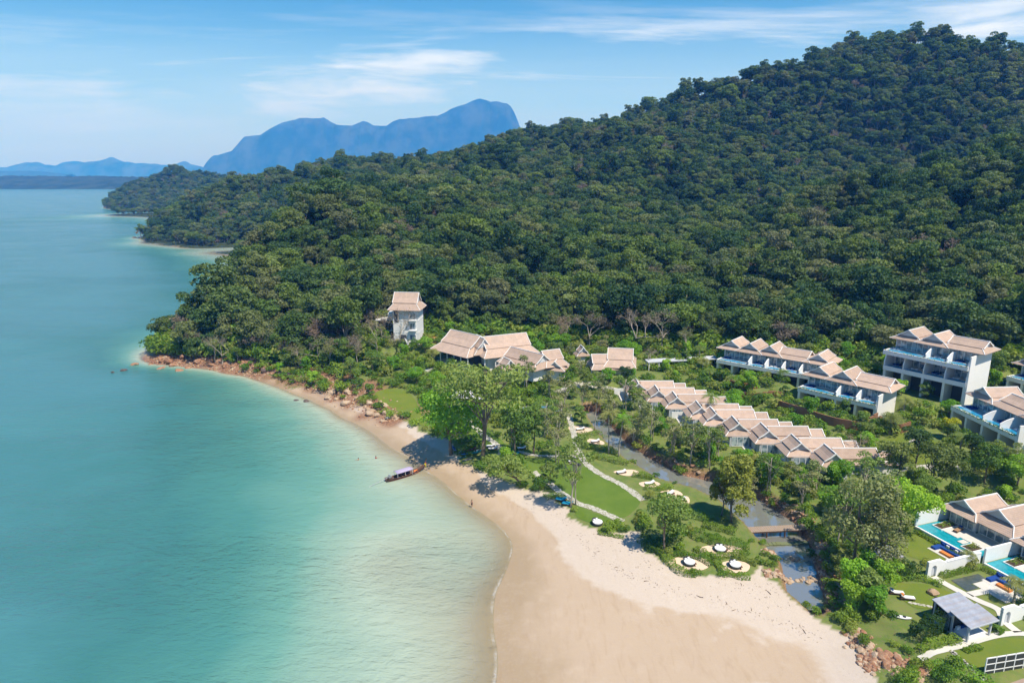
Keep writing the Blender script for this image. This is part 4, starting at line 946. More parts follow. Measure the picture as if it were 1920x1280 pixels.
# white parasols at the beach club
def parasol(x, y, z, w, i):
    r = empty('parasol', (x, y, z), R(15*i), ['white square parasol nearest the tall tree', 'white square parasol in the middle of the beach club', 'leftmost white square parasol of the beach club', 'white square parasol behind the others at the beach club'][i], 'parasol', 'white parasols of the beach club')
    MB().add([(-w, -w, 2.5), (w, -w, 2.5), (w, w, 2.5), (-w, w, 2.5), (0, 0, 3.4), (-w, -w, 2.3), (w, -w, 2.3), (w, w, 2.3), (-w, w, 2.3)], [(0, 1, 4), (1, 2, 4), (2, 3, 4), (3, 0, 4), (5, 6, 1, 0), (6, 7, 2, 1), (7, 8, 3, 2), (8, 5, 0, 3)]).build('canopy', m_cush_w, r)
    MB().tube([(0, 0, 0), (0, 0, 3.35)], .06, 6).build('pole', m_metal, r); MB().lathe([(.45, 0), (.45, .1), (.1, .14)], n=8).build('base', m_metal, r)
for i, (a, b) in enumerate([(893, 760), (876, 757), (856, 757), (870, 750)]): p = G(a, b); parasol(p.x, p.y, p.z, 2.0, i)

# ------------------------------------------------------------------ pool villas
PVZ = 4.2
def pv_root(name, u, v, label, cat, group=None, z=0.0): p = pv(u, v, z); return empty(name, p, PV_A, label, cat, group)
def pool_villa(v0, label):
    r = pv_root('pool_villa', 0, v0, label, 'villa', 'pool villas at the right edge'); z = PVZ
    MB().span(7.6, 15.4, -5.2, -.4, z-.5, 7.3).build('wall', m_white, r); MB().span(8.2, 16.2, -11.4, -5.4, z-.5, 7.4).build('wall', m_white, r)
    for (v_a, v_b, x) in ((-5.0, -.6, 7.52), (-11.2, -5.6, 8.12)):
        o = glazed_wall(r, 0, v_b-v_a, 0, z+.15, 7.1, 4); o.location = (x, v_a, 0); o.rotation_euler = (0, 0, R(90))
    gablet_roof(r, 10.6, 6.9, 6.95, 9.3, (11.2, -2.8, 0), 0, inset=1.5, mid=.62); gablet_roof(r, 11.2, 8.6, 7.02, 9.75, (12.0, -8.0, 0), 0, inset=2.3, mid=.60)
    MB().span(0, 7.2, -11.4, -.1, z-.9, z+.06).build('pool', m_pool, r)
    MB().span(-.34, 0, -11.7, -.1, z-1.2, z+.16).build('pool_coping', m_trim, r)
    MB().span(3.0, 7.5, -5.6, -2.8, z-.8, z+.16).build('deck', m_conc, r); MB().span(3.7, 8.1, -11.38, -5.6, z-.8, z+.14).build('deck', m_conc, r)
    for (u0, u1, a, b, sd) in ((2.8, 6.9, -2.78, -.9, 3), (.8, 3.65, -9.9, -7.8, 4)):
        pl = MB().span(u0, u1, a, b, z-.8, z+.28).build('planter', m_trim, r); MB().span(u0+.15, u1-.15, a+.15, b-.15, z+.27, z+.31).build('soil', m_soil, pl)
        foliage_strip('planting', pl, [(u0+.5, (a+b)/2, z+.3), (u1-.5, (a+b)/2, z+.3)], 1.0, .35, 240, .2, m_shrub, sd)
    MB().span(.0, 9.0, .1, .4, z-1.0, 6.7).build('party_wall', m_white, r)
    MB().span(1.9, 3.4, -7.4, -6.4, z-.5, z+.2).build('step_stone', m_conc, r)
    return r
pool_villa(0, 'tiled villa with a long turquoise pool, nearest the big feathery tree')
pool_villa(12.7, 'tiled villa with a turquoise pool at the right edge, in front of its neighbour')
def day_lounger(loc, rz, name, label, cat, group, cush, frame, l=2.0, w=.75, pillow=None):
    r = empty(name, loc, rz, label, cat, group); f = MB(); f.span(-l/2, l/2, -w/2, w/2, .22, .30)
    for x in (-l/2+.1, l/2-.1):
        for y in (-w/2+.06, w/2-.06): f.span(x-.04, x+.04, y-.04, y+.04, 0, .22)
    f.build('frame', frame, r); c = MB(); c.span(-l/2+.02, l*.18, -w/2+.03, w/2-.03, .301, .42)
    c.add([(l*.18, -w/2+.03, .301), (l*.18, w/2-.03, .301), (l/2, w/2-.03, .66), (l/2, -w/2+.03, .66), (l*.18, -w/2+.03, .42), (l*.18, w/2-.03, .42), (l/2-.04, w/2-.03, .78), (l/2-.04, -w/2+.03, .78)], [(3, 2, 1, 0), (4, 5, 6, 7), (0, 1, 5, 4), (2, 3, 7, 6), (1, 2, 6, 5), (3, 0, 4, 7)]); c.build('cushion', cush, r)
    if pillow: MB().span(l*.28, l*.44, -w*.35, w*.35, .64, .86).build('pillow', pillow, r)
    return r
GZ = 3.6
day_lounger(pv(5.2, 4.0, PVZ+.16), PV_A+R(10), 'daybed', 'low brown daybed on the deck beside the far villa pool', 'daybed', None, m_teak, m_wood, pillow=m_cush_b)
day_lounger(pv(5.2, 16.7, PVZ+.16), PV_A+R(10), 'daybed', 'low brown daybed on the deck of the villa at the right edge', 'daybed', None, m_teak, m_wood, pillow=m_cush_b)
# sunken lounges: blue corner sofa, orange cushions
def sunken_lounge(u, v, label, rot=0.0):
    r = pv_root('outdoor_sofa', u, v, label, 'sofa', 'blue outdoor sofas in the villa gardens', GZ); r.rotation_euler = (0, 0, PV_A+rot)
    MB().span(-1.5, 1.6, -2.3, 2.3, -.15, .12).build('platform', m_conc, r)
    s = MB(); s.span(.35, 1.3, -2.1, 2.1, .12, .50); s.span(1.3, 1.55, -2.1, 2.1, .12, .95); s.span(-.9, .35, 1.3, 2.1, .12, .50); s.build('seat', m_cush_b, r)
    for k in range(5): MB().span(1.06, 1.28, -1.9+k*.78, -1.4+k*.78, .52, .86).build('pillow', m_cush_w if k % 2 else m_cush_b, r)
    t = MB(); t.span(-.95, -.2, -1.6, .5, .12, .46); t.build('ottoman', m_cush_o, r); return r
sunken_lounge(-2.3, 7.8, 'blue sofa with orange seats behind the garden wall of the far villa')
sunken_lounge(-2.6, 17.6, 'blue sofa with orange seats on the white garden platform')
MBu = MB().span(-6.4, -.9, -20.8, -15.6, GZ-.3, GZ+.10); o = MBu.build('garden_platform', m_conc, pv_root('garden_terrace', 0, 0, 'white paved platform under the near blue sofa', 'terrace'))
# garden walls with arched gates
def arch_wall(u0, u1, gate_u, v, label, h=2.4, gh=3.1):
    """wall in the u-z plane with an arched opening"""
    r = pv_root('garden_wall', gate_u, v, label, 'wall', None, GZ-.3); th = .36; gw = .55
    s = MB()
    def seg(a, b, z0, z1): s.span(a, b, -th/2, th/2, z0, z1)
    for lo, hi in ((u0-gate_u, -gw), (gw, u1-gate_u)):
        if hi-lo < .05: continue
        n = max(2, int((hi-lo)/.4))
        for k in range(n):
            a = lo+(hi-lo)*k/n; b = lo+(hi-lo)*(k+1)/n; m_ = abs((a+b)/2); z = h+(gh-h)*max(0, 1-max(0, m_-1.1)/1.5)**1.5
            seg(a, b, 0, z)
    n = 8; ar = [(gw*math.cos(math.pi*k/n), 1.75+gw*math.sin(math.pi*k/n)) for k in range(n+1)]
    for (x0, z0), (x1, z1) in zip(ar[:-1], ar[1:]): s.add([(x0, -th/2, z0), (x1, -th/2, z1), (x1, -th/2, gh), (x0, -th/2, gh), (x0, th/2, z0), (x1, th/2, z1), (x1, th/2, gh), (x0, th/2, gh)], [(0, 1, 2, 3), (7, 6, 5, 4), (0, 4, 5, 1), (2, 6, 7, 3)])
    s.build('wall_panel', m_white, r)
    MB().span(-gw, gw, .10, .16, 0, 2.2).build('gate', m_grey, r); MB().span(-gw-.1, gw+.1, -th/2-.06, th/2+.06, -.1, .08).build('threshold', m_trim, r)
    MB().beam((u0-gate_u, 0, h+.06), (-2.7 if gate_u-u0 > 2.8 else u0-gate_u+.01, 0, h+.06), th+.12, .12).build('coping', m_trim, r); MB().beam((2.7, 0, h+.06), (u1-gate_u, 0, h+.06), th+.12, .12).build('coping', m_trim, r)
    return r
arch_wall(-11.7, -.2, -10.4, 11.9, 'white garden wall with an arched gate beside the dark hedge')
arch_wall(-12.3, -4.0, -11.2, 24.0, 'white garden wall with an arched gate behind the grey roofed shelter')
# shelters with grey shingle roofs
def sala(u, v, label, bed=True):
    r = pv_root('garden_shelter', u, v, label, 'shelter', 'grey roofed garden shelters', GZ)
    for a in (-2.1, 2.1):
        for b in (-1.2, 1.15): MB().span(a-.12, a+.12, b-.12, b+.12, 0, 2.75 if b < 0 else 3.15).build('post', m_teak if False else m_grey, r)
    rf = MB().slab([(-2.7, -1.75, 2.72), (2.7, -1.75, 2.72), (2.6, 1.4, 3.3), (-2.6, 1.4, 3.3)], .14).build('roof', m_slate, r)
    MB().beam((-2.72, -1.78, 2.64), (2.72, -1.78, 2.64), .07, .2).build('fascia', m_grey, rf)
    MB().span(-2.5, 2.5, -1.6, 1.5, -.15, .12).build('floor_slab', m_conc, r); MB().span(-2.3, 2.3, 1.25, 1.36, .12, 2.9).build('back_screen', m_darkwall, r)
    if bed:
        b = MB().span(-1.7, 1.7, -1.0, 1.05, .12, .52).build('daybed', m_cush_w, r)
        for k in range(4): MB().span(-1.55+k*.8, -.95+k*.8, .68, .98, .521, .92).build('cushion', m_cush_b if k in (1, 2) else m_cush_w, b)
    return r
m_darkwall = simple('dark_screen', (0.05, 0.055, 0.05), .8, .2, .15, 2)
sala(-17.9, 21.1, 'grey shingle roof of the garden shelter behind the open one', False)
sala(-18.0, 23.9, 'open garden shelter with a grey shingle roof over a white daybed')
p = G(1655, 1062); o = empty('beach_shelter', p, R(10), 'small grey roof half hidden under the feathery trees beside the stream', 'shelter')
MB().slab([(-2.4, -1.6, 2.5), (2.4, -1.6, 2.5), (2.3, 1.5, 2.9), (-2.3, 1.5, 2.9)], .14).build('roof', m_slate, o)
for a in (-2.0, 2.0):
    for b in (-1.2, 1.2): MB().span(a-.1, a+.1, b-.1, b+.1, -.3, 2.5 if b < 0 else 2.7).build('post', m_grey, o)
# dark framed screen at the corner of the picture
_a, _b = U(1851, 1233, 6.0), U(1925, 1221, 6.0); _d = (_b-_a).normalized(); _o = _a+_d*2.5; sp = empty('framed_glass_screen', (_o.x, _o.y, 3.1), math.atan2(_d.y, _d.x), 'dark glazed screen with white bars in the bottom right corner', 'screen')
f = MB(); 
for k in range(6): f.span(-2.5+k*1.45-.06, -2.5+k*1.45+.06, -.06, .06, 0, 2.9)
for z in (.06, 1.0, 1.95, 2.84): f.span(-2.5, 4.75, -.055, .055, z-.06, z+.06)
f.build('frame', m_trim, sp)
for k in range(5):
    for z in (.12, 1.06, 2.01): MB().span(-2.5+k*1.45+.06, -2.5+(k+1)*1.45-.06, -.015, .015, z, z+.83 if z > 2 else z+.83).build('pane', m_darkwall, sp)
_a = U(1905, 1285, 4.2); rt = empty('brown_roof', (_a.x+1.5, _a.y-1.2, 2.0), PV_A, 'brown shingle roof corner cut off by the lower right edge', 'roof')
MB().slab([(-3.6, -2.0, 1.0), (5, -2.0, 1.0), (5, 2.0, 2.5), (-1.6, 2.0, 2.5)], .15).build('roof_slope', simple('brown_shingle', (0.30, 0.22, 0.17), .9, .1, .2, 2.0), rt); MB().span(-2.6, 4.5, -1.5, 1.7, -1.5, .9).build('wall', m_white, rt)

# ------------------------------------------------------------------ flat sheets laid on the ground
EXCL = []; EXLINE = []
def sheet(name, pts, mat, dz=.05, step=1.6, label=None, kind='structure', thick=0.0, world=False):
    """outline (picture points or ground points) draped over the ground"""
    W2 = [(p[0], p[1]) for p in pts] if world else [(G(*p).x, G(*p).y) for p in pts]
    EXCL.append(W2); bm = bmesh.new(); vs = [bm.verts.new((x, y, 0)) for x, y in W2]; f = bm.faces.new(vs); f.normal_update()
    if f.normal.z < 0: f.normal_flip()
    bmesh.ops.triangulate(bm, faces=bm.faces[:])
    for _ in range(6):
        es = [e for e in bm.edges if e.calc_length() > step]
        if not es: break
        bmesh.ops.subdivide_edges(bm, edges=es, cuts=1); bmesh.ops.triangulate(bm, faces=[f for f in bm.faces if len(f.verts) > 3])
    co = np.array([v.co[:2] for v in bm.verts]); z = T(co[:, 0], co[:, 1])
    for v, h in zip(bm.verts, z): v.co.z = h+dz
    me = bpy.data.meshes.new(name); bm.to_mesh(me); bm.free(); o = link_mesh(name, me, mat); tag(o, label, kind=kind); return o
def smooth_loop(pts, n=4, closed=True):
    P = np.array(pts, float); m = len(P); out = []
    for i in range(m if closed else m-1):
        p0, p1, p2, p3 = P[(i-1) % m] if closed or i > 0 else P[i], P[i], P[(i+1) % m], P[(i+2) % m] if closed or i+2 < m else P[i+1]
        for k in range(n):
            t = k/n; out.append(tuple(.5*((2*p1)+(-p0+p2)*t+(2*p0-5*p1+4*p2-p3)*t*t+(-p0+3*p1-3*p2+p3)*t**3)))
    if not closed: out.append(tuple(P[-1]))
    return out
def ribbon(name, pts, w, mat, dz=.07, world=False, wob=.12, seed=1, kind='structure'):
    rng = np.random.default_rng(seed); W2 = [(p[0], p[1]) for p in pts] if world else [(G(*p).x, G(*p).y) for p in pts]
    EXLINE.append((W2, w*.5+.5)); C = np.array(smooth_loop(W2, 8, False)); d = np.gradient(C, axis=0); d /= np.linalg.norm(d, axis=1)[:, None]; n = np.stack([-d[:, 1], d[:, 0]], 1)
    ww = w*.5*(1+rng.normal(0, wob, (len(C), 2))); A = C+n*ww[:, :1]; B = C-n*ww[:, 1:]
    V = np.concatenate([A, B]); z = T(V[:, 0], V[:, 1])+dz; k = len(C); F = np.array([(k+i, k+i+1, i+1, i) for i in range(k-1)])
    o = link_mesh(name, np_mesh(name, np.column_stack([V, z]), F), mat); tag(o, kind=kind); return o
def lawn_mat(name, c1, c2, c3):
    m, g = new_mat(name); pos = g.node('ShaderNodeNewGeometry').outputs['Position']; n = g.noise(pos, .25, 4, .6); f = g.noise(pos, 4, 4, .7); ff = g.noise(pos, 16, 2, .6)
    c = g.mix(g.smooth(n, .35, .65), c1, c2); c = g.mix(g.math('MULTIPLY', g.smooth(f, .5, .75), .4), c, c3); c = g.mix(g.math('MULTIPLY', ff, .25), c, (.03, .06, .01))
    principled(g, c, .85, .1, (f, .6, .06)); return m
m_lawn = lawn_mat('lawn_grass', (.105, .175, .024), (.13, .20, .032), (.165, .205, .05))
m_lawn2 = lawn_mat('dry_lawn_grass', (.17, .205, .032), (.14, .195, .028), (.22, .21, .06))
m_sandp = simple('garden_sand', (.68, .52, .38), .95, .1, .10, .8)
m_turf = lawn_mat('rough_turf', (.16, .20, .045), (.22, .235, .06), (.26, .22, .085))
# lawns
sheet('lawn', smooth_loop([(990, 858), (1050, 862), (1092, 866), (1110, 884), (1150, 905), (1185, 922), (1201, 937), (1188, 958), (1163, 970), (1110, 950), (1072, 932), (1030, 905), (985, 880), (955, 868), (960, 855)]), m_lawn)
sheet('lawn', smooth_loop([(1082, 948), (1110, 960), (1143, 971), (1128, 980), (1100, 978), (1080, 966)]), m_lawn)
sheet('lawn', smooth_loop([(705, 735), (745, 728), (775, 745), (790, 775), (800, 800), (770, 785), (735, 765), (708, 750)]), m_lawn2)
sheet('lawn', smooth_loop([(940, 830), (985, 842), (1060, 850), (1060, 858), (975, 852), (935, 846)]), m_lawn)
sheet('lawn', smooth_loop([(870, 790), (905, 800), (930, 815), (950, 840), (930, 850), (900, 835), (880, 815)]), m_lawn)
sheet('lawn', smooth_loop([pv(a, b) for a, b in [(-17.3, 11.5), (-15.1, 12.3), (-13.2, 13.3), (-11.6, 16.4), (-13.5, 17.8), (-16, 18.2), (-19.7, 17.3), (-20.0, 15.1), (-18.6, 12.3)]]), m_lawn2, world=True)
sheet('lawn', [pv(a, b) for a, b in [(-23.4, 25.9), (-20.8, 25.9), (-15, 26.0), (-12.9, 26.8), (-10.9, 27.6), (-10, 30), (-22.6, 30.2), (-23.6, 28.5)]], m_lawn2, world=True)
sheet('lawn', smooth_loop([(1640, 835), (1690, 812), (1740, 818), (1770, 850), (1740, 870), (1690, 862)]), m_lawn2)
sheet('lawn', smooth_loop([pv(a, b) for a, b in [(-9.2, 1), (-1, 1), (-.8, 11), (-4.8, 11), (-9, 6)]]), m_lawn2, world=True)
# paths
for i, (pts, w) in enumerate([([(1066, 775), (1074, 805), (1080, 832), (1090, 856), (1102, 872), (1125, 888), (1155, 903), (1180, 918), (1206, 938)], 1.5),
    ([(972, 846), (1000, 853), (1030, 855), (1065, 855), (1092, 858)], 1.1), ([(878, 788), (898, 808), (915, 822), (930, 832), (945, 850)], 1.5),
    ([(1000, 884), (1025, 902), (1045, 918), (1062, 930), (1086, 944), (1115, 954), (1145, 967), (1168, 978)], 1.4), ([(1012, 932), (1035, 927), (1058, 926)], 1.0),
    ([(946, 838), (938, 850), (940, 862), (950, 874)], 1.3), ([(1040, 735), (1080, 722), (1120, 724), (1180, 733)], 2.0), ([(1480, 845), (1560, 868), (1640, 880), (1760, 876), (1800, 878)], 1.6), ([(1740, 815), (1700, 835), (1680, 850)], 1.4)]):
    ribbon('path', pts, w, m_stone, seed=i)
for i, (pts, w) in enumerate([([(-10.4, 12.1), (-10.2, 15.5), (-9.6, 19), (-9.0, 21.5), (-10.8, 23.8), (-11.4, 26)], 1.25), ([(-28.2, 24.9), (-24.5, 25.1), (-21, 25.3), (-15.4, 25.4), (-11.5, 26.2), (-9, 28)], 1.0), ([(-9.5, 17.4), (-6.2, 17.6)], 1.2)]):
    ribbon('path', [pv(a, b) for a, b in pts], w, m_conc, world=True, wob=.01, seed=i)
sheet('pond', [pv(a, b) for a, b in [(-8.6, 13.7), (-3.0, 13.9), (-3.0, 15.5), (-6.6, 15.5), (-6.6, 16.7), (-9.0, 16.7)]], m_pond, world=True, dz=.06)
# sand nooks between the hedges of the beach garden
for pts in ([(1068, 798), (1100, 800), (1112, 806), (1090, 812), (1070, 808)], [(1100, 822), (1128, 826), (1132, 833), (1108, 832)], [(1150, 884), (1185, 880), (1200, 888), (1175, 892)], [(1198, 905), (1228, 902), (1238, 910), (1212, 914)], [(1238, 922), (1265, 918), (1280, 928), (1252, 934)], [(1262, 936), (1288, 930), (1292, 943), (1270, 946)],
            [(1255, 1050), (1290, 1042), (1325, 1048), (1330, 1062), (1300, 1072), (1265, 1066)], [(1310, 1028), (1350, 1020), (1390, 1028), (1385, 1040), (1335, 1042)], [(1352, 1056), (1378, 1050), (1405, 1058), (1398, 1072), (1362, 1072)]):
    sheet('sand_patch', smooth_loop(pts), m_sandp, dz=.04)
# canal
def canal_water():
    C = np.array([(a, b) for a, b, w in CANAL]); Wd = np.array([w for a, b, w in CANAL]); n = 6; C2 = np.array(smooth_loop(C, n, False)); W2 = np.interp(np.linspace(0, len(C)-1, len(C2)), np.arange(len(C)), Wd)+.9
    W2[-3:] -= .5; d = np.gradient(C2, axis=0); d /= np.linalg.norm(d, axis=1)[:, None]; nn = np.stack([-d[:, 1], d[:, 0]], 1); A = C2+nn*W2[:, None]; B = C2-nn*W2[:, None]
    V = np.column_stack([np.concatenate([A, B]), np.full(2*len(A), CANAL_Z)]); k = len(A); F = np.array([(k+i, k+i+1, i+1, i) for i in range(k-1)])
    m, g = new_mat('canal_water'); pos = g.node('ShaderNodeNewGeometry').outputs['Position']; w = g.noise(pos, 1.2, 3, .6)
    bp = g.node('ShaderNodeBump', i_Height=w, i_Strength=.10, i_Distance=.05); df = g.node('ShaderNodeBsdfDiffuse', i_Color=(.22, .225, .20, 1)); gl = g.node('ShaderNodeBsdfGlossy', i_Color=(.95, .95, .95, 1), i_Roughness=.06); g.l.new(bp.outputs[0], gl.inputs['Normal'])
    mx = g.node('ShaderNodeMixShader', i_0=.36); g.l.new(df.outputs[0], mx.inputs[1]); g.l.new(gl.outputs[0], mx.inputs[2]); g.l.new(mx.outputs[0], g.out.inputs[0]); tag(link_mesh('canal', np_mesh('canal', V, F), m), kind='structure')
canal_water()
# footbridge
b0, b1 = U(1384, 993, 2.5), U(1552, 983, 2.7); br = empty('footbridge', (b0.x, b0.y, 0), math.atan2((b1-b0).y, (b1-b0).x), 'long narrow wooden footbridge crossing the canal', 'bridge'); L = (b1-b0).length
m_bridge = simple('bridge_plank', (.33, .25, .19), .85, .15, .15, 2.0)
for k in range(int(L/.42)): MB().span(k*.42+.015, k*.42+.405, -.95, .95, 2.38, 2.48).build('plank', m_bridge, br)
for s in (-.8, .8): MB().span(-.3, L+.3, s-.09, s+.09, 2.14, 2.375).build('beam', m_wood, br)
for k in range(5):
    for s in (-.8, .8): MB().span(L*(k+.5)/5-.1, L*(k+.5)/5+.1, s-.1, s+.1, -.2, 2.14).build('pile', m_wood, br)
# weirs
for i, (a, b, lab) in enumerate([((1420, 1020), (1532, 1016), 'low mossy green stone weir below the footbridge')]):
    p, q = U(*a, 1.3), U(*b, 1.3); r = empty('weir', (p.x, p.y, 0), math.atan2((q-p).y, (q-p).x), lab, 'weir'); n = 16; L = (q-p).length
    for k in range(n): MB().span(L*k/n+.02, L*(k+1)/n-.02, -.5+.06*math.sin(k*3), .5, .3, 1.34+.07*math.sin(k*5.3)).build('stone', simple('mossy_stone', (.16, .18, .09), .9, .1, .2, 1.5) if k == 0 else MATS['mossy_stone'], r)
# brown retaining walls on the slope
def ret_wall(pts, h, label):
    P = [G(*p) for p in pts]; r = empty('retaining_wall', (P[0].x, P[0].y, 0), 0, label, 'wall', 'brown curved retaining walls'); C = smooth_loop([(p.x, p.y) for p in P], 5, False)
    for k, (a, b) in enumerate(zip(C[:-1], C[1:])):
        z = min(Ts(*a), Ts(*b)); M = Vector((a[0]-P[0].x, a[1]-P[0].y, z+h/2-.3)); N_ = Vector((b[0]-P[0].x, b[1]-P[0].y, z+h/2-.3)); MB().beam(M, N_+(N_-M)*.02, .3, h+.6).build('panel', m_brown, r)
ret_wall([(1455, 764), (1500, 778), (1540, 792), (1580, 802), (1620, 804), (1652, 797)], 2.2, 'long brown curved retaining wall below the planted terrace block')
ret_wall([(1368, 722), (1395, 728), (1420, 728)], 1.6, 'short brown retaining wall beside the green hedge')
ret_wall([(1380, 742), (1420, 745), (1465, 744)], 1.4, 'low brown retaining wall under the grass strip')
ret_wall([(1668, 806), (1685, 812), (1705, 806)], 2.2, 'brown curved wall stub at the foot of the white end wall')
# ------------------------------------------------------------------ garden plants
TREE_BIG = make_tree(201, 19, 24, 9.5, 20, 3300, .62, .36, limbs=11, stems=2, sparse=True, flat=.42)
TREE_LUSH = make_tree(202, 13, 14.5, 3.0, 26, 5200, .55, .34, limbs=8, flat=.72)
TREE_MID = [make_tree(203+i, w, h, b, 14, n, .46, .22, limbs=6, flat=.7) for i, (w, h, b, n) in enumerate([(9, 10.5, 3.0, 2600), (7.5, 9, 2.2, 2300), (8, 12, 4.0, 2200)])]
TREE_SPARSE = [make_tree(210+i, w, h, b, 11, n, .42, .16, limbs=9, stems=2, sparse=True, flat=.55) for i, (w, h, b, n) in enumerate([(7, 12.5, 3.5, 1150), (6, 10.5, 3.0, 900), (8, 14, 5.0, 1300)])]
TREE_CAS = [make_tree(220+i, w, h, b, 24, n, .42, .22, limbs=10, flat=1.15, sparse=True) for i, (w, h, b, n) in enumerate([(7.0, 15, 1.5, 7500), (9, 15, 3.0, 3800)])]
TREE_RND = [make_tree(230+i, w, h, b, 10, n, .34, .12, limbs=4, flat=.85) for i, (w, h, b, n) in enumerate([(4.2, 4.8, 1.0, 1500), (3.4, 4.0, .7, 1200)])]
TREE_LEAN = make_tree(240, 8.5, 7.2, 2.0, 15, 2600, .42, .24, lean=(-6.2, -1.0), limbs=8, sparse=True)
BARE = [make_bare(250+i, w, h, leafn=n, leaf=.5) for i, (w, h, n) in enumerate([(9, 13, 700), (8, 11, 300), (10, 12, 1500), (7, 10, 900)])]
PALMS = [make_palm(260+i, h, f, n, l) for i, (h, f, n, l) in enumerate([(9.5, 3.0, 20, .5), (7.5, 2.9, 18, -.6), (3.2, 2.2, 16, .1)])]
KINDS_ = {'lush': (TREE_LUSH, m_lush, m_bark), 'big': (TREE_BIG, m_mid, m_bark), 'mid0': (TREE_MID[0], m_mid, m_bark), 'mid1': (TREE_MID[1], m_lush, m_bark), 'mid2': (TREE_MID[2], m_mid, m_bark), 'dark': (TREE_MID[0], m_jungle, m_bark),
    'sp0': (TREE_SPARSE[0], m_olive, m_bark_pale), 'sp1': (TREE_SPARSE[1], m_olive, m_bark_pale), 'sp2': (TREE_SPARSE[2], m_mid, m_bark_pale), 'cas0': (TREE_CAS[0], m_cas, m_bark), 'cas1': (TREE_CAS[1], m_olive, m_bark),
    'rnd0': (TREE_RND[0], m_lush, m_bark), 'rnd1': (TREE_RND[1], m_mid, m_bark), 'yel': (TREE_RND[0], m_yel, m_bark), 'lean': (TREE_LEAN, m_mid, m_bark), 'b0': (BARE[0], m_dry, m_bark_pale), 'b1': (BARE[1], m_dry, m_bark_pale), 'b2': (BARE[2], m_dry, m_bark_pale), 'b3': (BARE[3], m_olive, m_bark_pale),
    'pl0': (PALMS[0], m_palm, m_bark_pale), 'pl1': (PALMS[1], m_palm, m_bark_pale), 'pl2': (PALMS[2], m_palm, m_bark_pale), 'j0': (JT[0], m_jungle, m_bark), 'j5': (JT[5], m_jungle, m_bark), 'jb': (JT[5], m_lush, m_bark)}
NAME_ = {'p': 'palm_tree', 'b': 'bare_tree', 'c': 'feathery_tree'}
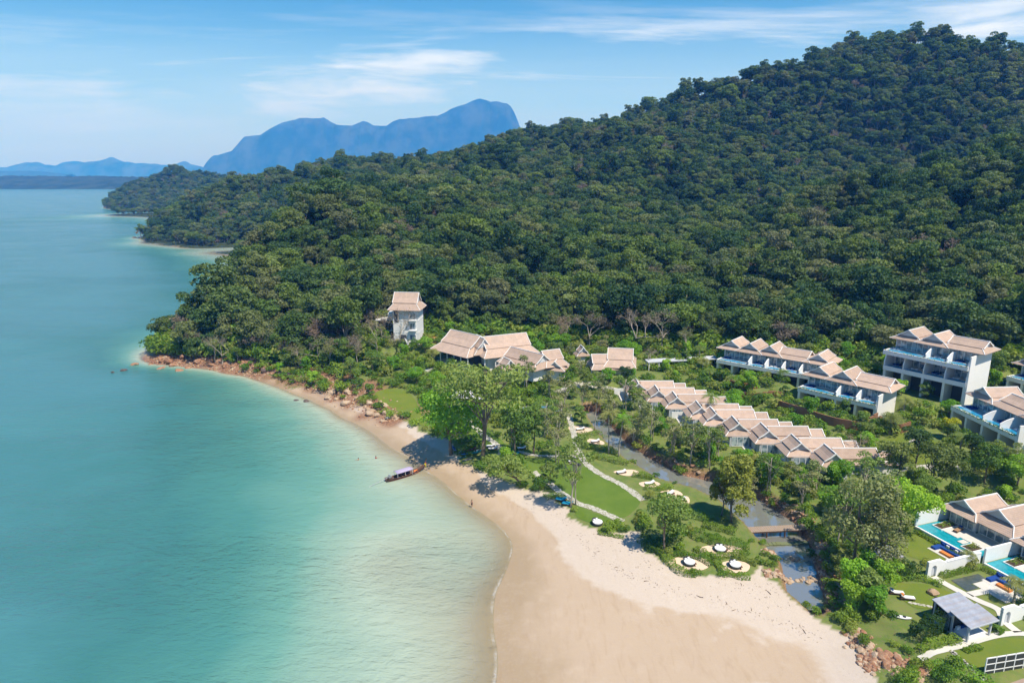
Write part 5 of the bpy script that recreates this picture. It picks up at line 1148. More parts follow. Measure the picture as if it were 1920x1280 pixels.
TREES = [  # foot in the picture, kind, scale, turn, label
    (912, 864, 'big', 1.28, 0.6, 'tallest twin trunk tree with an open crown above the beach'), (846, 852, 'lush', 1.32, 1.0, 'broad bright green tree overhanging the beach near the kayaks'),
    (966, 868, 'mid0', 1.35, 2.0, 'round green tree right of the twin trunk tree'), (1000, 850, 'mid2', 1.15, 4.0, 'grey green tree over the lawn path crossing'), (984, 906, 'lean', 1.15, 0.35, 'low tree leaning out over the sand toward the water'),
    (1076, 950, 'sp2', 1.25, 2.2, 'thin tall tree beside the blue loungers'), (1042, 868, 'sp0', 1.2, .7, 'slender olive tree standing in the lawn'), (1246, 1036, 'mid0', 1.12, 1.4, 'dense green tree rising from the curved beach hedges'), (1372, 978, 'cas0', 1.12, .3, 'tall yellow green feathery tree on the canal bank'), (1352, 965, 'cas0', .75, 2.1, 'smaller yellow green feathery tree leaning by the canal'),
    (1296, 880, 'sp0', 1.0, 3.0, 'pale trunked open tree in front of the middle villas'), (1260, 856, 'sp1', 1.0, 1.0, 'open olive tree left of the pale trunked tree'), (1222, 828, 'sp1', 1.1, 2.5, 'open grey tree before the far end of the villa row'), (1325, 895, 'sp2', .85, .2, 'thin tree with long limbs above the canal bend'), (1200, 800, 'sp0', .8, 5.0, 'thin tree by the first villa wall'), (1345, 860, 'sp1', .95, 3.6, 'olive tree screening the fifth villa'),
    (1600, 1068, 'cas1', 1.3, .8, 'big grey green feathery tree on the stream bank'), (1650, 1085, 'cas1', .95, 2.9, 'feathery tree in front of the hidden grey roof'), (1575, 1020, 'sp2', 1.0, 1.7, 'bare limbed tree at the bridge head'), (1690, 1000, 'lush', .9, 2.0, 'dense green tree left of the long villa pool'), (1640, 990, 'sp0', 1.1, 4.4, 'open tree behind the big feathery tree'), (1748, 930, 'dark', 1.2, .5, 'dark green tree behind the tiled pool villa'), (1615, 940, 'sp2', .9, 5.5, 'open tree below the nearest canal villa'), (1560, 965, 'mid1', .75, .9, 'small green tree on the bank above the footbridge'),
    (1530, 930, 'sp1', .9, 2.7, 'grey tree on the bank below the near villas'), (1600, 866, 'b1', .7, 1.2, 'leafless dark tree in front of the nearest canal villa'), (1715, 880, 'dark', 1.0, 2.2, 'dark round tree right of the near canal villa'), (1680, 905, 'mid0', 1.0, 3.1, 'green tree between the near villa and the pool villas'),
    (1820, 862, 'dark', .62, 1.1, 'dark bushy tree below the right hand terrace block'), (1776, 822, 'yel', 1.15, 0, 'bright yellow tree on the grassy slope'), (1860, 872, 'mid0', .6, 4.2, 'green tree under the right hand balconies'), (1900, 885, 'sp2', .55, 2.0, 'thin grey tree against the right hand end wall'), (1845, 905, 'mid2', .8, 5.1, 'olive tree above the pool villa roofs'), (1905, 915, 'mid1', .9, .4, 'lush tree at the right edge above the roofs'),
    (1667, 812, 'pl2', 1.35, 0, 'small palm in front of the white end wall'), (1825, 745, 'mid1', .55, 1.0, 'small tree against the tall block end wall'), (1865, 728, 'rnd0', 1.2, 2.0, 'round bright tree behind the tall block end wall'), (1608, 662, 'rnd0', 1.5, .0, 'bright green tree between the two left terrace blocks'), (1640, 672, 'rnd0', 1.3, 1.7, 'bright green bush tree left of the tall block'), (1735, 745, 'rnd1', 1.2, .9, 'small tree under the tall block pillars'), (1690, 740, 'rnd0', 1.0, 2.9, 'round tree right of the planted terrace block'), (1350, 690, 'rnd0', 1.2, .7, 'bright tree at the end of the covered walkway'),
    (1115, 806, 'pl0', .82, 0, 'leftmost palm at the head of the canal'), (1141, 850, 'pl0', 1.0, 1.9, 'middle palm on the canal bank'), (1160, 856, 'pl1', 1.15, 3.3, 'right palm leaning over the canal'), (1330, 790, 'pl1', .95, 1.0, 'palm in front of the third villa roof'), (1345, 640, 'pl0', .9, 2.0, 'tall palm at the jungle edge'), (1000, 628, 'pl0', 1.0, 4.0, 'palm behind the large pavilion'), (955, 622, 'pl1', 1.0, 5.0, 'leaning palm in the jungle behind the pavilion'), (1070, 640, 'pl0', .8, 1.0, 'palm between jungle and small pavilion'), (1810, 1060, 'pl2', .75, .4, 'tiny palm at the garden wall beside the pool'), (1900, 1130, 'pl2', 1.1, 1.0, 'wispy palm cut by the right edge near the arch'),
    (512, 672, 'b3', 1.35, .4, 'tall pale trunked tree above the headland rocks'), (480, 660, 'b1', 1.1, 2.0, 'bare white limbed tree on the headland'), (600, 668, 'b2', 1.15, 1.1, 'grey brown bare tree in the headland scrub'), (650, 660, 'b2', 1.2, 3.0, 'broad grey bare tree left of the tower'), (690, 640, 'b0', 1.0, 5.0, 'grey tree beside the lift station'), (752, 664, 'b0', 1.25, .8, 'bare tree in front of the tower'), (620, 690, 'b3', 1.0, 2.6, 'thin leaved tree on the rocky bank'), (560, 690, 'b3', .9, .1, 'pale scrubby tree near the black rocks'),
    (1105, 652, 'b2', 1.15, 0.2, 'broad bare tree behind the low pavilion'), (1190, 660, 'b0', 1.25, 1.6, 'forked bare tree at the jungle edge'), (1240, 662, 'b0', 1.3, 3.4, 'tall spreading bare tree above the walkway'), (1060, 648, 'b2', 1.0, 4.4, 'brownish bare tree right of the large pavilion'), (1285, 668, 'b3', 1.0, 5.2, 'grey sparse tree over the walkway canopy'), (1215, 690, 'b1', .7, 2.2, 'small bare tree beside the low pavilion'),
    (355, 668, 'j0', .95, 1.0, 'rounded tree at the very tip of the headland'), (435, 656, 'jb', 1.15, 2.0, 'bright lime green tree on the headland'), (395, 660, 'j5', 1.0, 3.0, 'dense tree just behind the headland tip'),
    (700, 700, 'mid0', .8, 1.3, 'green tree on the bank left of the rails'), (660, 720, 'mid2', .8, 2.0, 'olive tree above the brown boulders'), (735, 700, 'rnd0', 1.3, .5, 'bushy tree below the inclined rails'), (780, 720, 'mid1', .7, 1.5, 'green tree near the small club pool'), (690, 745, 'rnd1', 1.2, 3.0, 'low olive tree at the beach end of the rocks'), (820, 735, 'mid1', .8, 3.0, 'bright tree left of the parasols'), (940, 745, 'sp0', .9, 2.0, 'open tree behind the parasols'), (985, 735, 'sp1', 1.2, 1.0, 'open grey tree in front of the pavilion'), (1030, 745, 'sp1', .95, 4.0, 'thin tree left of the round pool'), (1060, 770, 'sp0', .9, 3.2, 'thin tree right of the round pool'), (1095, 735, 'mid2', .7, 1.0, 'green tree at the garden road'), (1140, 720, 'mid1', .65, 3.0, 'small lush tree below the low pavilion'), (1170, 720, 'dark', .6, .3, 'small dark tree below the low pavilion'), (1090, 790, 'rnd1', 1.2, .0, 'small tree at the canal head'), (1030, 905, 'rnd1', 1.3, 1.0, 'shrubby tree beside the beach path'), (950, 885, 'rnd0', 1.3, 2.0, 'bushy tree behind the leaning tree'), (880, 800, 'rnd0', 1.2, 2.0, 'bright bushy tree beside the kayaks path')]
def tree_thing(px, py, kind, s, rz, label, group=None):
    pr, cm_, tm_ = KINDS_[kind]; g = G(px, py); nm = 'palm_tree' if kind[:2] == 'pl' else ('bare_tree' if kind[0] == 'b' else ('feathery_tree' if kind[:3] == 'cas' else 'tree'))
    return put_tree(pr, (g.x, g.y, g.z-.15), rz, s, label, group, cm=cm_, tm=tm_, name=nm, cat='palm' if nm == 'palm_tree' else 'tree')
for t in TREES: tree_thing(*t)
TREE_W = [(G(t[0], t[1]).x, G(t[0], t[1]).y) for t in TREES]

JF = smooth_loop(JUNGLE_FRONT, 24, False)
# where nothing may be planted
def foot(o_xy, a, x0, x1, y0, y1):
    c, s = math.cos(a), math.sin(a); return [(o_xy[0]+x*c-y*s, o_xy[1]+x*s+y*c) for x, y in ((x0, y0), (x1, y0), (x1, y1), (x0, y1))]
for k, d in TERR.items(): EXCL.append(foot((d['p'].x, d['p'].y), d['a'], -.8, d['L']+(3.5 if k == 'B2' else .8), -4.5, 12.8))
for v in VILLA_P: EXCL.append(foot((v.x, v.y), 0, -6.6, 12.4, -5.4, 3.4))
EXCL.append([pv(-.6, -1), pv(18, -1), pv(18, 26), pv(-.6, 26)]); EXCL.append([pv(-7, 13), pv(0, 13), pv(0, 21.5), pv(-7, 21.5)]); EXCL.append([pv(-21, 19.5), pv(-15, 19.5), pv(-15, 26), pv(-21, 26)]); EXCL.append([pv(-5, 5), pv(0, 5), pv(0, 11), pv(-5, 11)])
EXCL.append([pv(-27.5, 19.5), pv(-21, 14), pv(-19, 11), pv(-8, 11.8), pv(-8, 28), pv(-27, 27)])
EXCL.append([pv(-24, 29.4), pv(-8, 29.4), pv(-8, 36), pv(-27, 36)])
for a, b, w in ((A0, A1, 8.5), (B0, B1, 8), (C0, C1, 6), (D0, D1, 5.5), (p0, p1, 6), (q0, q1, 7)):
    d = (b-a); EXCL.append(foot((a.x, a.y), math.atan2(d.y, d.x), -2.5, math.hypot(d.x, d.y)+2.5, -w, w))
EXCL.append(foot((tb.x, tb.y), 0, -6, 6, -5, 5))
pool_c = G(1012, 768); EXCL.append([(pool_c.x+6.5*math.cos(t), pool_c.y+3.6*math.sin(t)) for t in np.linspace(0, 6.1, 12)])
def free(x, y, margin=.0):
    ok = np.ones(x.shape, bool)
    for e in EXCL: ok &= ~in_poly(x, y, e)
    for pts, w in EXLINE: d, _ = seg_dist(x, y, [(a, b, 0) for a, b in pts]); ok &= d > w
    d, w = seg_dist(x, y, CANAL); return ok & (d > w+.2)
SHR = [make_shrub(300+i, w, h, n, lf) for i, (w, h, n, lf) in enumerate([(2.6, 1.7, 520, .26), (3.2, 2.3, 620, .30), (2.2, 1.1, 420, .24), (3.8, 3.0, 760, .32)])]
SHR_FAR = [make_shrub(320+i, w, h, n, lf) for i, (w, h, n, lf) in enumerate([(2.8, 1.8, 240, .40), (3.4, 2.4, 280, .44), (2.4, 1.3, 180, .36), (4.2, 3.4, 340, .5)])]
def scatter(sp, x0, x1, y0, y1, seed):
    r = np.random.default_rng(seed); gx, gy = np.meshgrid(np.arange(x0, x1, sp), np.arange(y0, y1, sp), indexing='ij'); return (gx+r.uniform(-.48, .48, gx.shape)*sp).ravel(), (gy+r.uniform(-.48, .48, gy.shape)*sp).ravel()
sx, sy = scatter(2.15, -140, 150, 72, 252, 77)
m_ = in_poly(sx, sy, GARDEN) & free(sx, sy); sx, sy = sx[m_], sy[m_]
open_l = in_poly(sx, sy, [(-30, 150), (0, 128), (30, 112), (52, 108), (48, 122), (36, 132), (24, 160), (10, 180), (-30, 196)])      # beach garden: looser
dcan, wcan = seg_dist(sx, sy, CANAL); left_bank = (dcan-wcan < 8) & in_poly(sx, sy, [(15, 182), (22, 172), (25, 157), (30, 143), (36, 134), (46, 121), (49, 112), (40, 108), (20, 130), (5, 170)])
thin = np.random.default_rng(8).uniform(0, 1, sx.size); rbank = in_poly(sx, sy, [(50, 118), (49, 100), (56, 76), (64, 72), (62, 92), (60, 112), (72, 118), (76, 126), (60, 132), (48, 140), (38, 158), (34, 150), (44, 132)])
dens = np.where(rbank, 1.5, 1)*np.where(left_bank, .25, 1)* np.where(open_l, .42, .80)*np.where(vnoise(sx, sy, 9, 31) > .42, 1, .45)
m_ = thin < dens; sx, sy = sx[m_], sy[m_]; sz = T(sx, sy); m_ = sz > 1.0; sx, sy, sz = sx[m_], sy[m_], sz[m_]
dd = sy*CT-(sz-CAM_H)*ST; ppx = 960+FPX*sx/dd; ppy = 640-FPX*(sy*ST+(sz-CAM_H)*CT)/dd; vis = (ppx > -40) & (ppx < 1960) & (ppy < 1320)
sx, sy, sz, dd, ppx = sx[vis], sy[vis], sz[vis], dd[vis], ppx[vis]; od = np.argsort(dd); sx, sy, sz, dd, ppx = sx[od], sy[od], sz[od], dd[od], ppx[od]
rs_ = np.random.default_rng(9); S_i = rs_.choice(4, sx.size, p=[.34, .24, .28, .14]); S_s = rs_.uniform(.6, 1.15, sx.size)*np.where((seg_dist(sx, sy, CANAL)[0] < 12) & (sx < 48), .62, 1); S_r = rs_.uniform(0, 6.28, sx.size)
NSH = 290
for k in range(min(NSH, sx.size)):
    o = link_mesh('shrub', SHR[S_i[k]], None); o.location = (sx[k], sy[k], sz[k]-.08); o.rotation_euler = (0, 0, S_r[k]); o.scale = [S_s[k]]*3
    if len(SHR[S_i[k]].materials) == 0: SHR[S_i[k]].materials.append(m_shrub)
    z = 'in the pool villa gardens' if sx[k] > 56 else ('on the canal bank' if sx[k] > 36 else 'in the beach garden')
    tag(o, 'rounded green shrub '+z, 'shrub', 'shrubs '+z)
def instance_mass(name, P, idx, rot, scl, srcs, label, cat):
    me = bpy.data.meshes.new(name); n = len(P); me.vertices.add(n); me.vertices.foreach_set('co', np.ascontiguousarray(P, np.float32).ravel())
    a = me.attributes.new('idx', 'INT', 'POINT'); a.data.foreach_set('value', idx.astype(np.int32)); vattr(me, 'rot', rot); vattr(me, 'scl', scl); me.update()
    src = bpy.data.collections.new(name+'_sources')
    for i, m in enumerate(srcs): src.objects.link(bpy.data.objects.new('%s_source_%02d' % (name, i), m))
    o = link_mesh(name, me); ng = bpy.data.node_groups['forest'].copy(); md = o.modifiers.new(name, 'NODES')
    for nd in ng.nodes:
        if nd.bl_idname == 'GeometryNodeCollectionInfo': nd.inputs[0].default_value = src
    md.node_group = ng; tag(o, label, cat, kind='stuff'); return o
for m in SHR_FAR: m.materials.append(m_shrub)
P1 = np.column_stack([sx, sy, sz-.08])[NSH:]; i1, r1, s1 = S_i[NSH:], S_r[NSH:], S_s[NSH:]*1.1
# undergrowth along the foot of the forest and on the headland
ux, uy = [], []
ru = np.random.default_rng(12)
for rep, off in ((0, -1.0), (1, .8), (2, 2.8), (3, 5.0), (4, 7.5)):
    for a, b in zip(JF[:-1], JF[1:]):
        L = math.hypot(b[0]-a[0], b[1]-a[1]); nx, ny = -(b[1]-a[1])/L, (b[0]-a[0])/L
        for _ in range(max(1, int(L/2.1))):
            t = ru.uniform(); ux.append(a[0]+(b[0]-a[0])*t+nx*(off+ru.normal(0, .8))); uy.append(a[1]+(b[1]-a[1])*t+ny*(off+ru.normal(0, .8)))
ux, uy = np.array(ux), np.array(uy); k = free(ux, uy); ux, uy = ux[k], uy[k]; uz = T(ux, uy); k = uz > .6; ux, uy, uz = ux[k], uy[k], uz[k]
P2 = np.column_stack([ux, uy, uz-.1]); i2 = ru.choice(4, len(P2), p=[.15, .3, .05, .5]); s2 = ru.uniform(.9, 2.0, len(P2)); r2 = ru.uniform(0, 6.28, len(P2))
instance_mass('undergrowth', np.concatenate([P1, P2]), np.concatenate([i1, i2]), np.concatenate([r1, r2]), np.concatenate([s1, s2]), SHR_FAR, 'mass of low green undergrowth between the buildings and the jungle', 'undergrowth')
# small trees filling the slope between villas, blocks and jungle
fx, fy = scatter(7.0, -120, 150, 80, 245, 78); m_ = in_poly(fx, fy, GARDEN) & free(fx, fy); fx, fy = fx[m_], fy[m_]
beach_open = in_poly(fx, fy, [(-60, 205), (-30, 150), (0, 128), (30, 108), (60, 60), (70, 72), (56, 104), (47, 122), (36, 134), (22, 165), (6, 200), (-20, 206)]) | in_poly(fx, fy, [pv(-30, -4), pv(20, -4), pv(20, 40), pv(-30, 40)])
lawn_open = in_poly(fx, fy, [(-8, 128), (44, 106), (38, 128), (20, 160), (5, 165)])
front_vil = in_poly(fx, fy, [(30, 150), (40, 168), (60, 140), (72, 128), (60, 112), (44, 128)])
keep = (~beach_open) & (~lawn_open) & (np.random.default_rng(4).uniform(0, 1, fx.size) < np.where(front_vil, .5, .75)); fx, fy = fx[keep], fy[keep]; fz = T(fx, fy)
rf_ = np.random.default_rng(6); KL = ['rnd0', 'rnd1', 'mid1', 'mid0', 'rnd0', 'sp1', 'pl2', 'rnd1']
for x, y, z in zip(fx, fy, fz):
    if z < 1.4: continue
    kd = KL[rf_.integers(len(KL))];  s = rf_.uniform(.55, .8) if kd[:3] == 'mid' else rf_.uniform(.8, 1.25)
    if kd[:2] == 'sp': s *= .7
    pr, cm_, tm_ = KINDS_[kd]; w = 'on the slope around the terraced blocks' if x > 58 else ('between the pavilions and the canal head' if x > -30 else 'in the scrub behind the headland rocks')
    pal = kd[:2] == 'pl'; typ = 'small palm' if pal else ('thin open small tree' if kd[:2] == 'sp' else ('bushy small tree' if kd[:3] == 'rnd' else 'leafy garden tree'))
    put_tree(pr, (x, y, z-.1), rf_.uniform(0, 6.28), s, typ+' '+w, typ+'s '+w, cm=cm_, tm=tm_, name='palm_tree' if pal else 'small_tree', cat='palm' if pal else 'tree')
# hedges and planted bands
def hedge(pts, w, h, n, label, mat=None, leaf=.2, world=False, name='hedge', seed=1, cat='hedge'):
    P = [Vector((p[0], p[1], Ts(p[0], p[1]))) for p in pts] if world else [G(*p) for p in pts]
    C = smooth_loop([(p.x, p.y) for p in P], 6, False); Z_ = T(np.array([c[0] for c in C]), np.array([c[1] for c in C])); c0 = P[0]
    o = foliage_strip(name, None, [(c[0]-c0.x, c[1]-c0.y, z-c0.z) for c, z in zip(C, Z_)], w, h, n, leaf, mat or m_hedge, seed); o.location = c0; return tag(o, label, cat)
for i, (px, py, k, sc_) in enumerate([(1590, 1110, 'rnd0', 1.3), (1625, 1120, 'rnd1', 1.4), (1600, 1150, 'rnd0', 1.2), (1640, 1150, 'rnd0', 1.1), (1575, 1085, 'rnd1', 1.2), (1655, 1110, 'rnd0', 1.3), (1625, 1085, 'rnd0', 1.2)]):
    tree_thing(px, py, k, sc_, i*1.3, 'bushy green tree in the thicket right of the stream', 'thicket right of the stream')
for i, (px, py, k, sc_) in enumerate([(1390, 880, 'rnd0', 1.1), (1425, 895, 'rnd1', 1.2), (1450, 885, 'rnd0', 1.0), (1480, 905, 'rnd1', 1.3), (1505, 915, 'rnd0', 1.1), (1440, 915, 'rnd0', 1.2), (1530, 905, 'rnd1', 1.1), (1400, 905, 'rnd1', 1.1), (1560, 915, 'rnd0', 1.2), (1300, 850, 'rnd1', 1.1), (1330, 868, 'rnd0', 1.1), (1275, 838, 'rnd1', 1.2), (1240, 815, 'rnd0', 1.0), (1360, 890, 'rnd0', 1.0)]):
    tree_thing(px, py, k, sc_, i*1.7, 'bushy small tree screening the canal villas', 'screen of small trees before the canal villas')
for i in range(26):
    t = i/25; a = JF[int((.10+.30*t)*(len(JF)-1))]; kd = ['b2', 'j5', 'b3', 'b0', 'sp0', 'j5', 'b2', 'mid2'][i % 8]; x, y = a[0]+rf_.uniform(-2, 3), a[1]-rf_.uniform(.5, 7.0); z = Ts(x, y)
    if z < .8: continue
    pr, cm_, tm_ = KINDS_[kd]; ty = 'bare grey tree' if kd[0] == 'b' else 'leafy tree'
    put_tree(pr, (x, y, z-.1), i*1.1, rf_.uniform(.7, 1.0), ty+' rooted just behind the headland rocks', ty+'s behind the headland rocks', cm=cm_, tm=tm_, name='bare_tree' if kd[0] == 'b' else 'tree')
for i, (px, py, sc_) in enumerate([(1185, 845, .9), (1150, 800, .9), (1172, 770, .9), (1120, 760, .8), (1405, 930, .8), (1440, 940, .75), (1500, 955, .8), (1052, 805, 1.0), (1025, 820, .9), (1090, 770, .8), (1130, 775, .85)]):
    tree_thing(px, py, 'sp%d' % (i % 3), sc_, i*2.1, 'tall thin open tree along the canal', 'tall thin trees along the canal')
HG = [([(1218, 1022), (1240, 1038), (1256, 1056), (1270, 1070), (1288, 1077), (1303, 1078)], 1.5, .7, 2600, 'curved low hedge sweeping round the left daybed'), ([(1262, 1040), (1290, 1043), (1318, 1050), (1334, 1062)], 1.2, .6, 1500, 'short curved hedge arm above the left daybed'),
      ([(1302, 1030), (1325, 1040), (1350, 1044), (1378, 1041), (1404, 1037)], 1.2, .6, 1700, 'wavy low hedge between the three daybeds'), ([(1372, 1044), (1395, 1050), (1420, 1060)], 1.1, .6, 1000, 'hedge tip beside the right daybed'), ([(1342, 1048), (1348, 1062), (1362, 1075), (1384, 1082), (1406, 1083)], 1.2, .6, 1600, 'hook shaped hedge below the right daybed'),
      ([(1282, 992), (1315, 1008), (1355, 1020), (1405, 1028)], 2.6, .9, 3600, 'thick bright green planted band left of the footbridge'), ([(1205, 1012), (1225, 1028), (1245, 1034)], 2.6, .8, 2200, 'low planting at the foot of the dense beach tree'), ([(1318, 985), (1345, 992), (1380, 1000)], 1.6, .8, 1500, 'green band along the bridge approach'),
      ([(1122, 998), (1142, 991), (1164, 987)], .9, .25, 700, 'thin grass strip pointing at the lawn tip'), ([(1122, 999), (1145, 1004), (1170, 1008)], .9, .25, 700, 'thin grass strip on the open sand'),
      ([(1085, 812), (1110, 816), (1138, 822)], 1.4, .8, 1100, 'hedge beside the palms at the canal head'), ([(1095, 838), (1125, 842), (1158, 852)], 1.8, .9, 1600, 'hedge row left of the upper canal'), ([(1112, 856), (1145, 864), (1180, 872)], 1.8, .9, 1600, 'hedge row above the curved path'), ([(1186, 892), (1205, 894), (1226, 898)], 1.5, .8, 1000, 'short hedge beside a sandy nook'), ([(1208, 916), (1235, 918), (1262, 916)], 1.5, .8, 1200, 'hedge between two sandy nooks'), ([(1236, 938), (1262, 948), (1290, 950)], 1.6, .9, 1300, 'hedge below the last sandy nook'), ([(1275, 955), (1305, 968), (1335, 980)], 2.0, .9, 1700, 'bushy band along the lower canal'), ([(1020, 935), (1040, 930), (1058, 934)], 1.6, .5, 900, 'grass tuft band behind the blue loungers'),
      ([(1315, 705), (1400, 716), (1455, 728)], 1.3, 1.6, 1600, 'dark clipped hedge below the left terrace block'), ([(1085, 735), (1110, 738), (1150, 736)], 1.6, 1.4, 1300, 'dark hedge beside the garden road')]
for i, (p, w, h, n, lab) in enumerate(HG): hedge(p, w, h, n, lab, m_darkhedge if 'dark' in lab else (m_hedge if i % 3 else m_shrub), seed=60+i)
PH = [([(-26.5, 22.6), (-23.5, 22.2), (-20.6, 21.6)], 1.7, 2.3, 4200, 'tall dark clipped hedge wall beside the open shelter', m_darkhedge), ([(-27.5, 24.0), (-24, 24.2), (-20.8, 24.6)], 1.2, .8, 1500, 'low light green hedge along the white path', m_hedge), ([(-12.4, 10.9), (-14.2, 10.6), (-16, 10.2)], 1.8, 2.2, 2000, 'dark hedge left of the first arched gate', m_darkhedge), ([(-9.4, 12.6), (-5, 12.7), (-1.2, 12.9)], .9, .6, 1300, 'low hedge in front of the first garden wall', m_hedge), ([(-1.0, 13.2), (-.9, 17), (-.9, 22)], .8, .6, 1300, 'low hedge below the right hand pool', m_hedge), ([(-1.1, 1), (-1.1, 5), (-1.1, 10.5)], .8, .55, 1300, 'low hedge below the long turquoise pool', m_hedge), ([(-19.5, 11.0), (-16, 10.8), (-13, 12.0), (-11.4, 14.5)], 1.2, .7, 1700, 'bright planting curving round the upper lawn', m_shrub), ([(-14.6, 24.9), (-13.4, 25.0)], 1.3, .8, 700, 'small bush bed right of the open shelter', m_shrub), ([(-22.2, 26.4), (-19.5, 26.5)], .9, .45, 600, 'low bush strip at the head of the lower lawn', m_hedge), ([(-29, 26.5), (-26.5, 28.5), (-25.2, 31), (-25.5, 34)], 2.4, .6, 2600, 'grassy bank left of the stepping stones', m_lush)]
for i, (p, w, h, n, lab, mt) in enumerate(PH): hedge([pv(a, b) for a, b in p], w, h, n, lab, mt, .2, True, seed=90+i)
# ------------------------------------------------------------------ boulders
def rock_mesh(seed):
    bm = bmesh.new(); bmesh.ops.create_icosphere(bm, subdivisions=2, radius=1.0); r = np.random.default_rng(seed); pl = [(Vector(r.normal(0, 1, 3)).normalized(), r.uniform(.55, .85)) for _ in range(9)]
    for v in bm.verts:
        for n, d in pl:
            k = v.co.dot(n)
            if k > d: v.co -= n*(k-d)
        v.co *= 1+r.normal(0, .03); v.co.z *= .72
    me = bpy.data.meshes.new('boulder'); bm.to_mesh(me); bm.free(); return me
def rock_mat(name, a, b, c):
    m, g = new_mat(name); oi = g.node('ShaderNodeObjectInfo').outputs['Random']; pos = g.node('ShaderNodeNewGeometry').outputs['Position']; n = g.noise(pos, 1.6, 4, .65); f = g.noise(pos, 7, 3, .6)
    k = g.mix(oi, a, b); k = g.mix(g.smooth(n, .4, .7), k, c); principled(g, g.mix(g.math('MULTIPLY', g.smooth(f, .5, .7), .5), k, (.09, .07, .055)), .9, .15, (f, .6, .08)); return m
m_rock = rock_mat('brown_rock', (.22, .095, .055), (.36, .19, .11), (.40, .26, .17)); m_rock2 = rock_mat('pale_rock', (.36, .25, .16), (.52, .40, .29), (.45, .33, .22)); m_rockd = rock_mat('dark_rock', (.06, .045, .045), (.12, .08, .07), (.16, .12, .10))
ROCK = [rock_mesh(400+i) for i in range(6)]; rr = np.random.default_rng(21)
def boulder(x, y, s, mat, label, group, sink=.3, flat=1.0, zb=None):
    me = ROCK[rr.integers(6)]; o = bpy.data.objects.new('boulder', me); COL.objects.link(o); z = Ts(x, y) if zb is None else max(Ts(x, y), zb)
    if len(me.materials) == 0: me.materials.append(m_rock)
    o.material_slots[0].link = 'OBJECT'; o.material_slots[0].material = mat; sc_ = s*rr.uniform(.8, 1.2, 3); o.scale = (sc_[0], sc_[1], sc_[2]*flat); o.location = (x, y, max(z, -.5)+s*(.55-sink)*flat)
    o.rotation_euler = (rr.uniform(-.3, .3), rr.uniform(-.3, .3), rr.uniform(0, 6.28)); return tag(o, label, 'rock', group)
RUB = []
def rocks_along(pts, n, spread, smin, smax, mat, label, group, z=1.0, world=False, zb=None):
    P = [(p[0], p[1], 0) for p in pts] if world else [(U(a, b, z).x, U(a, b, z).y, 0) for a, b in pts]; L = [math.hypot(b[0]-a[0], b[1]-a[1]) for a, b in zip(P[:-1], P[1:])]; cum = np.concatenate([[0], np.cumsum(L)])
    for _ in range(n):
        t = rr.uniform(0, cum[-1]); i = min(int(np.searchsorted(cum, t, 'right'))-1, len(L)-1); f = (t-cum[i])/L[i]; a, b = P[i], P[i+1]; nx, ny = -(b[1]-a[1])/L[i], (b[0]-a[0])/L[i]; o = rr.normal(0, spread*.5)
        s = smin+(smax-smin)*rr.uniform()**2; boulder(a[0]+(b[0]-a[0])*f+nx*o, a[1]+(b[1]-a[1])*f+ny*o, s, mat, label, group, zb=zb)
    RUB.append((P, n, spread))
rocks_along([(262, 674), (330, 680), (390, 683), (450, 690), (510, 700)], 70, 4.6, .4, 1.8, m_rock, 'rusty brown boulder on the shore of the headland tip', 'boulders of the headland tip', 1.0)
rocks_along([(460, 694), (500, 702), (560, 716)], 18, 3.0, .4, 1.4, m_rockd, 'dark wet boulder at the waterline between headland and beach', 'dark boulders at the waterline', .6)
rocks_along([(565, 710), (600, 722), (650, 742), (690, 762), (740, 785)], 56, 3.6, .35, 1.4, m_rock2, 'tan boulder in the bank behind the far end of the beach', 'tan boulders behind the beach', 1.8)
rocks_along([(1428, 1046), (1480, 1044), (1538, 1046)], 32, .8, .25, .6, m_rock2, 'pale boulder in the upper rock dam of the stream', 'boulders of the upper dam', 1.4, zb=CANAL_Z-.12)
rocks_along([(1432, 1082), (1480, 1086), (1545, 1086)], 36, .9, .25, .6, m_rock2, 'pale boulder in the lower rock dam of the stream', 'boulders of the lower dam', 1.4, zb=CANAL_Z-.12)
rocks_along([(1538, 1010), (1545, 1060), (1552, 1100), (1572, 1150)], 26, 1.4, .25, .7, m_rock, 'brown boulder on the right bank of the stream', 'boulders on the right stream bank', 1.8)
rocks_along([(1600, 1180), (1622, 1215), (1640, 1235)], 18, 1.3, .3, .8, m_rock2, 'pale boulder under the shrubs of the villa bank', 'boulders under the villa bank', 2.0)
rocks_along([(1612, 1238), (1660, 1240), (1700, 1255), (1735, 1275)], 36, 1.6, .25, .8, m_rock, 'reddish boulder in the heap at the lower edge', 'boulders heaped at the lower edge', 2.2)
rocks_along([(1210, 858), (1300, 895), (1400, 925), (1470, 960), (1530, 995)], 20, 1.0, .2, .5, m_rock, 'brown boulder along the villa side of the canal', 'boulders along the canal', 1.4)
for a, b, s, lab in [(212, 698, 1.0, 'dark rock in the sea, left of the two off the headland'), (232, 694, 1.4, 'dark rock in the sea closest to the headland tip'), (575, 752, 1.2, 'flat dark rock at the water edge of the beach'), (556, 750, .9, 'small dark rock awash beside the flat one'), (252, 446, 2.2, 'dark rock off the second headland')]:
    p = U(a, b, 0); boulder(p.x, p.y, s, m_rockd, lab, None, sink=.2, flat=.8)

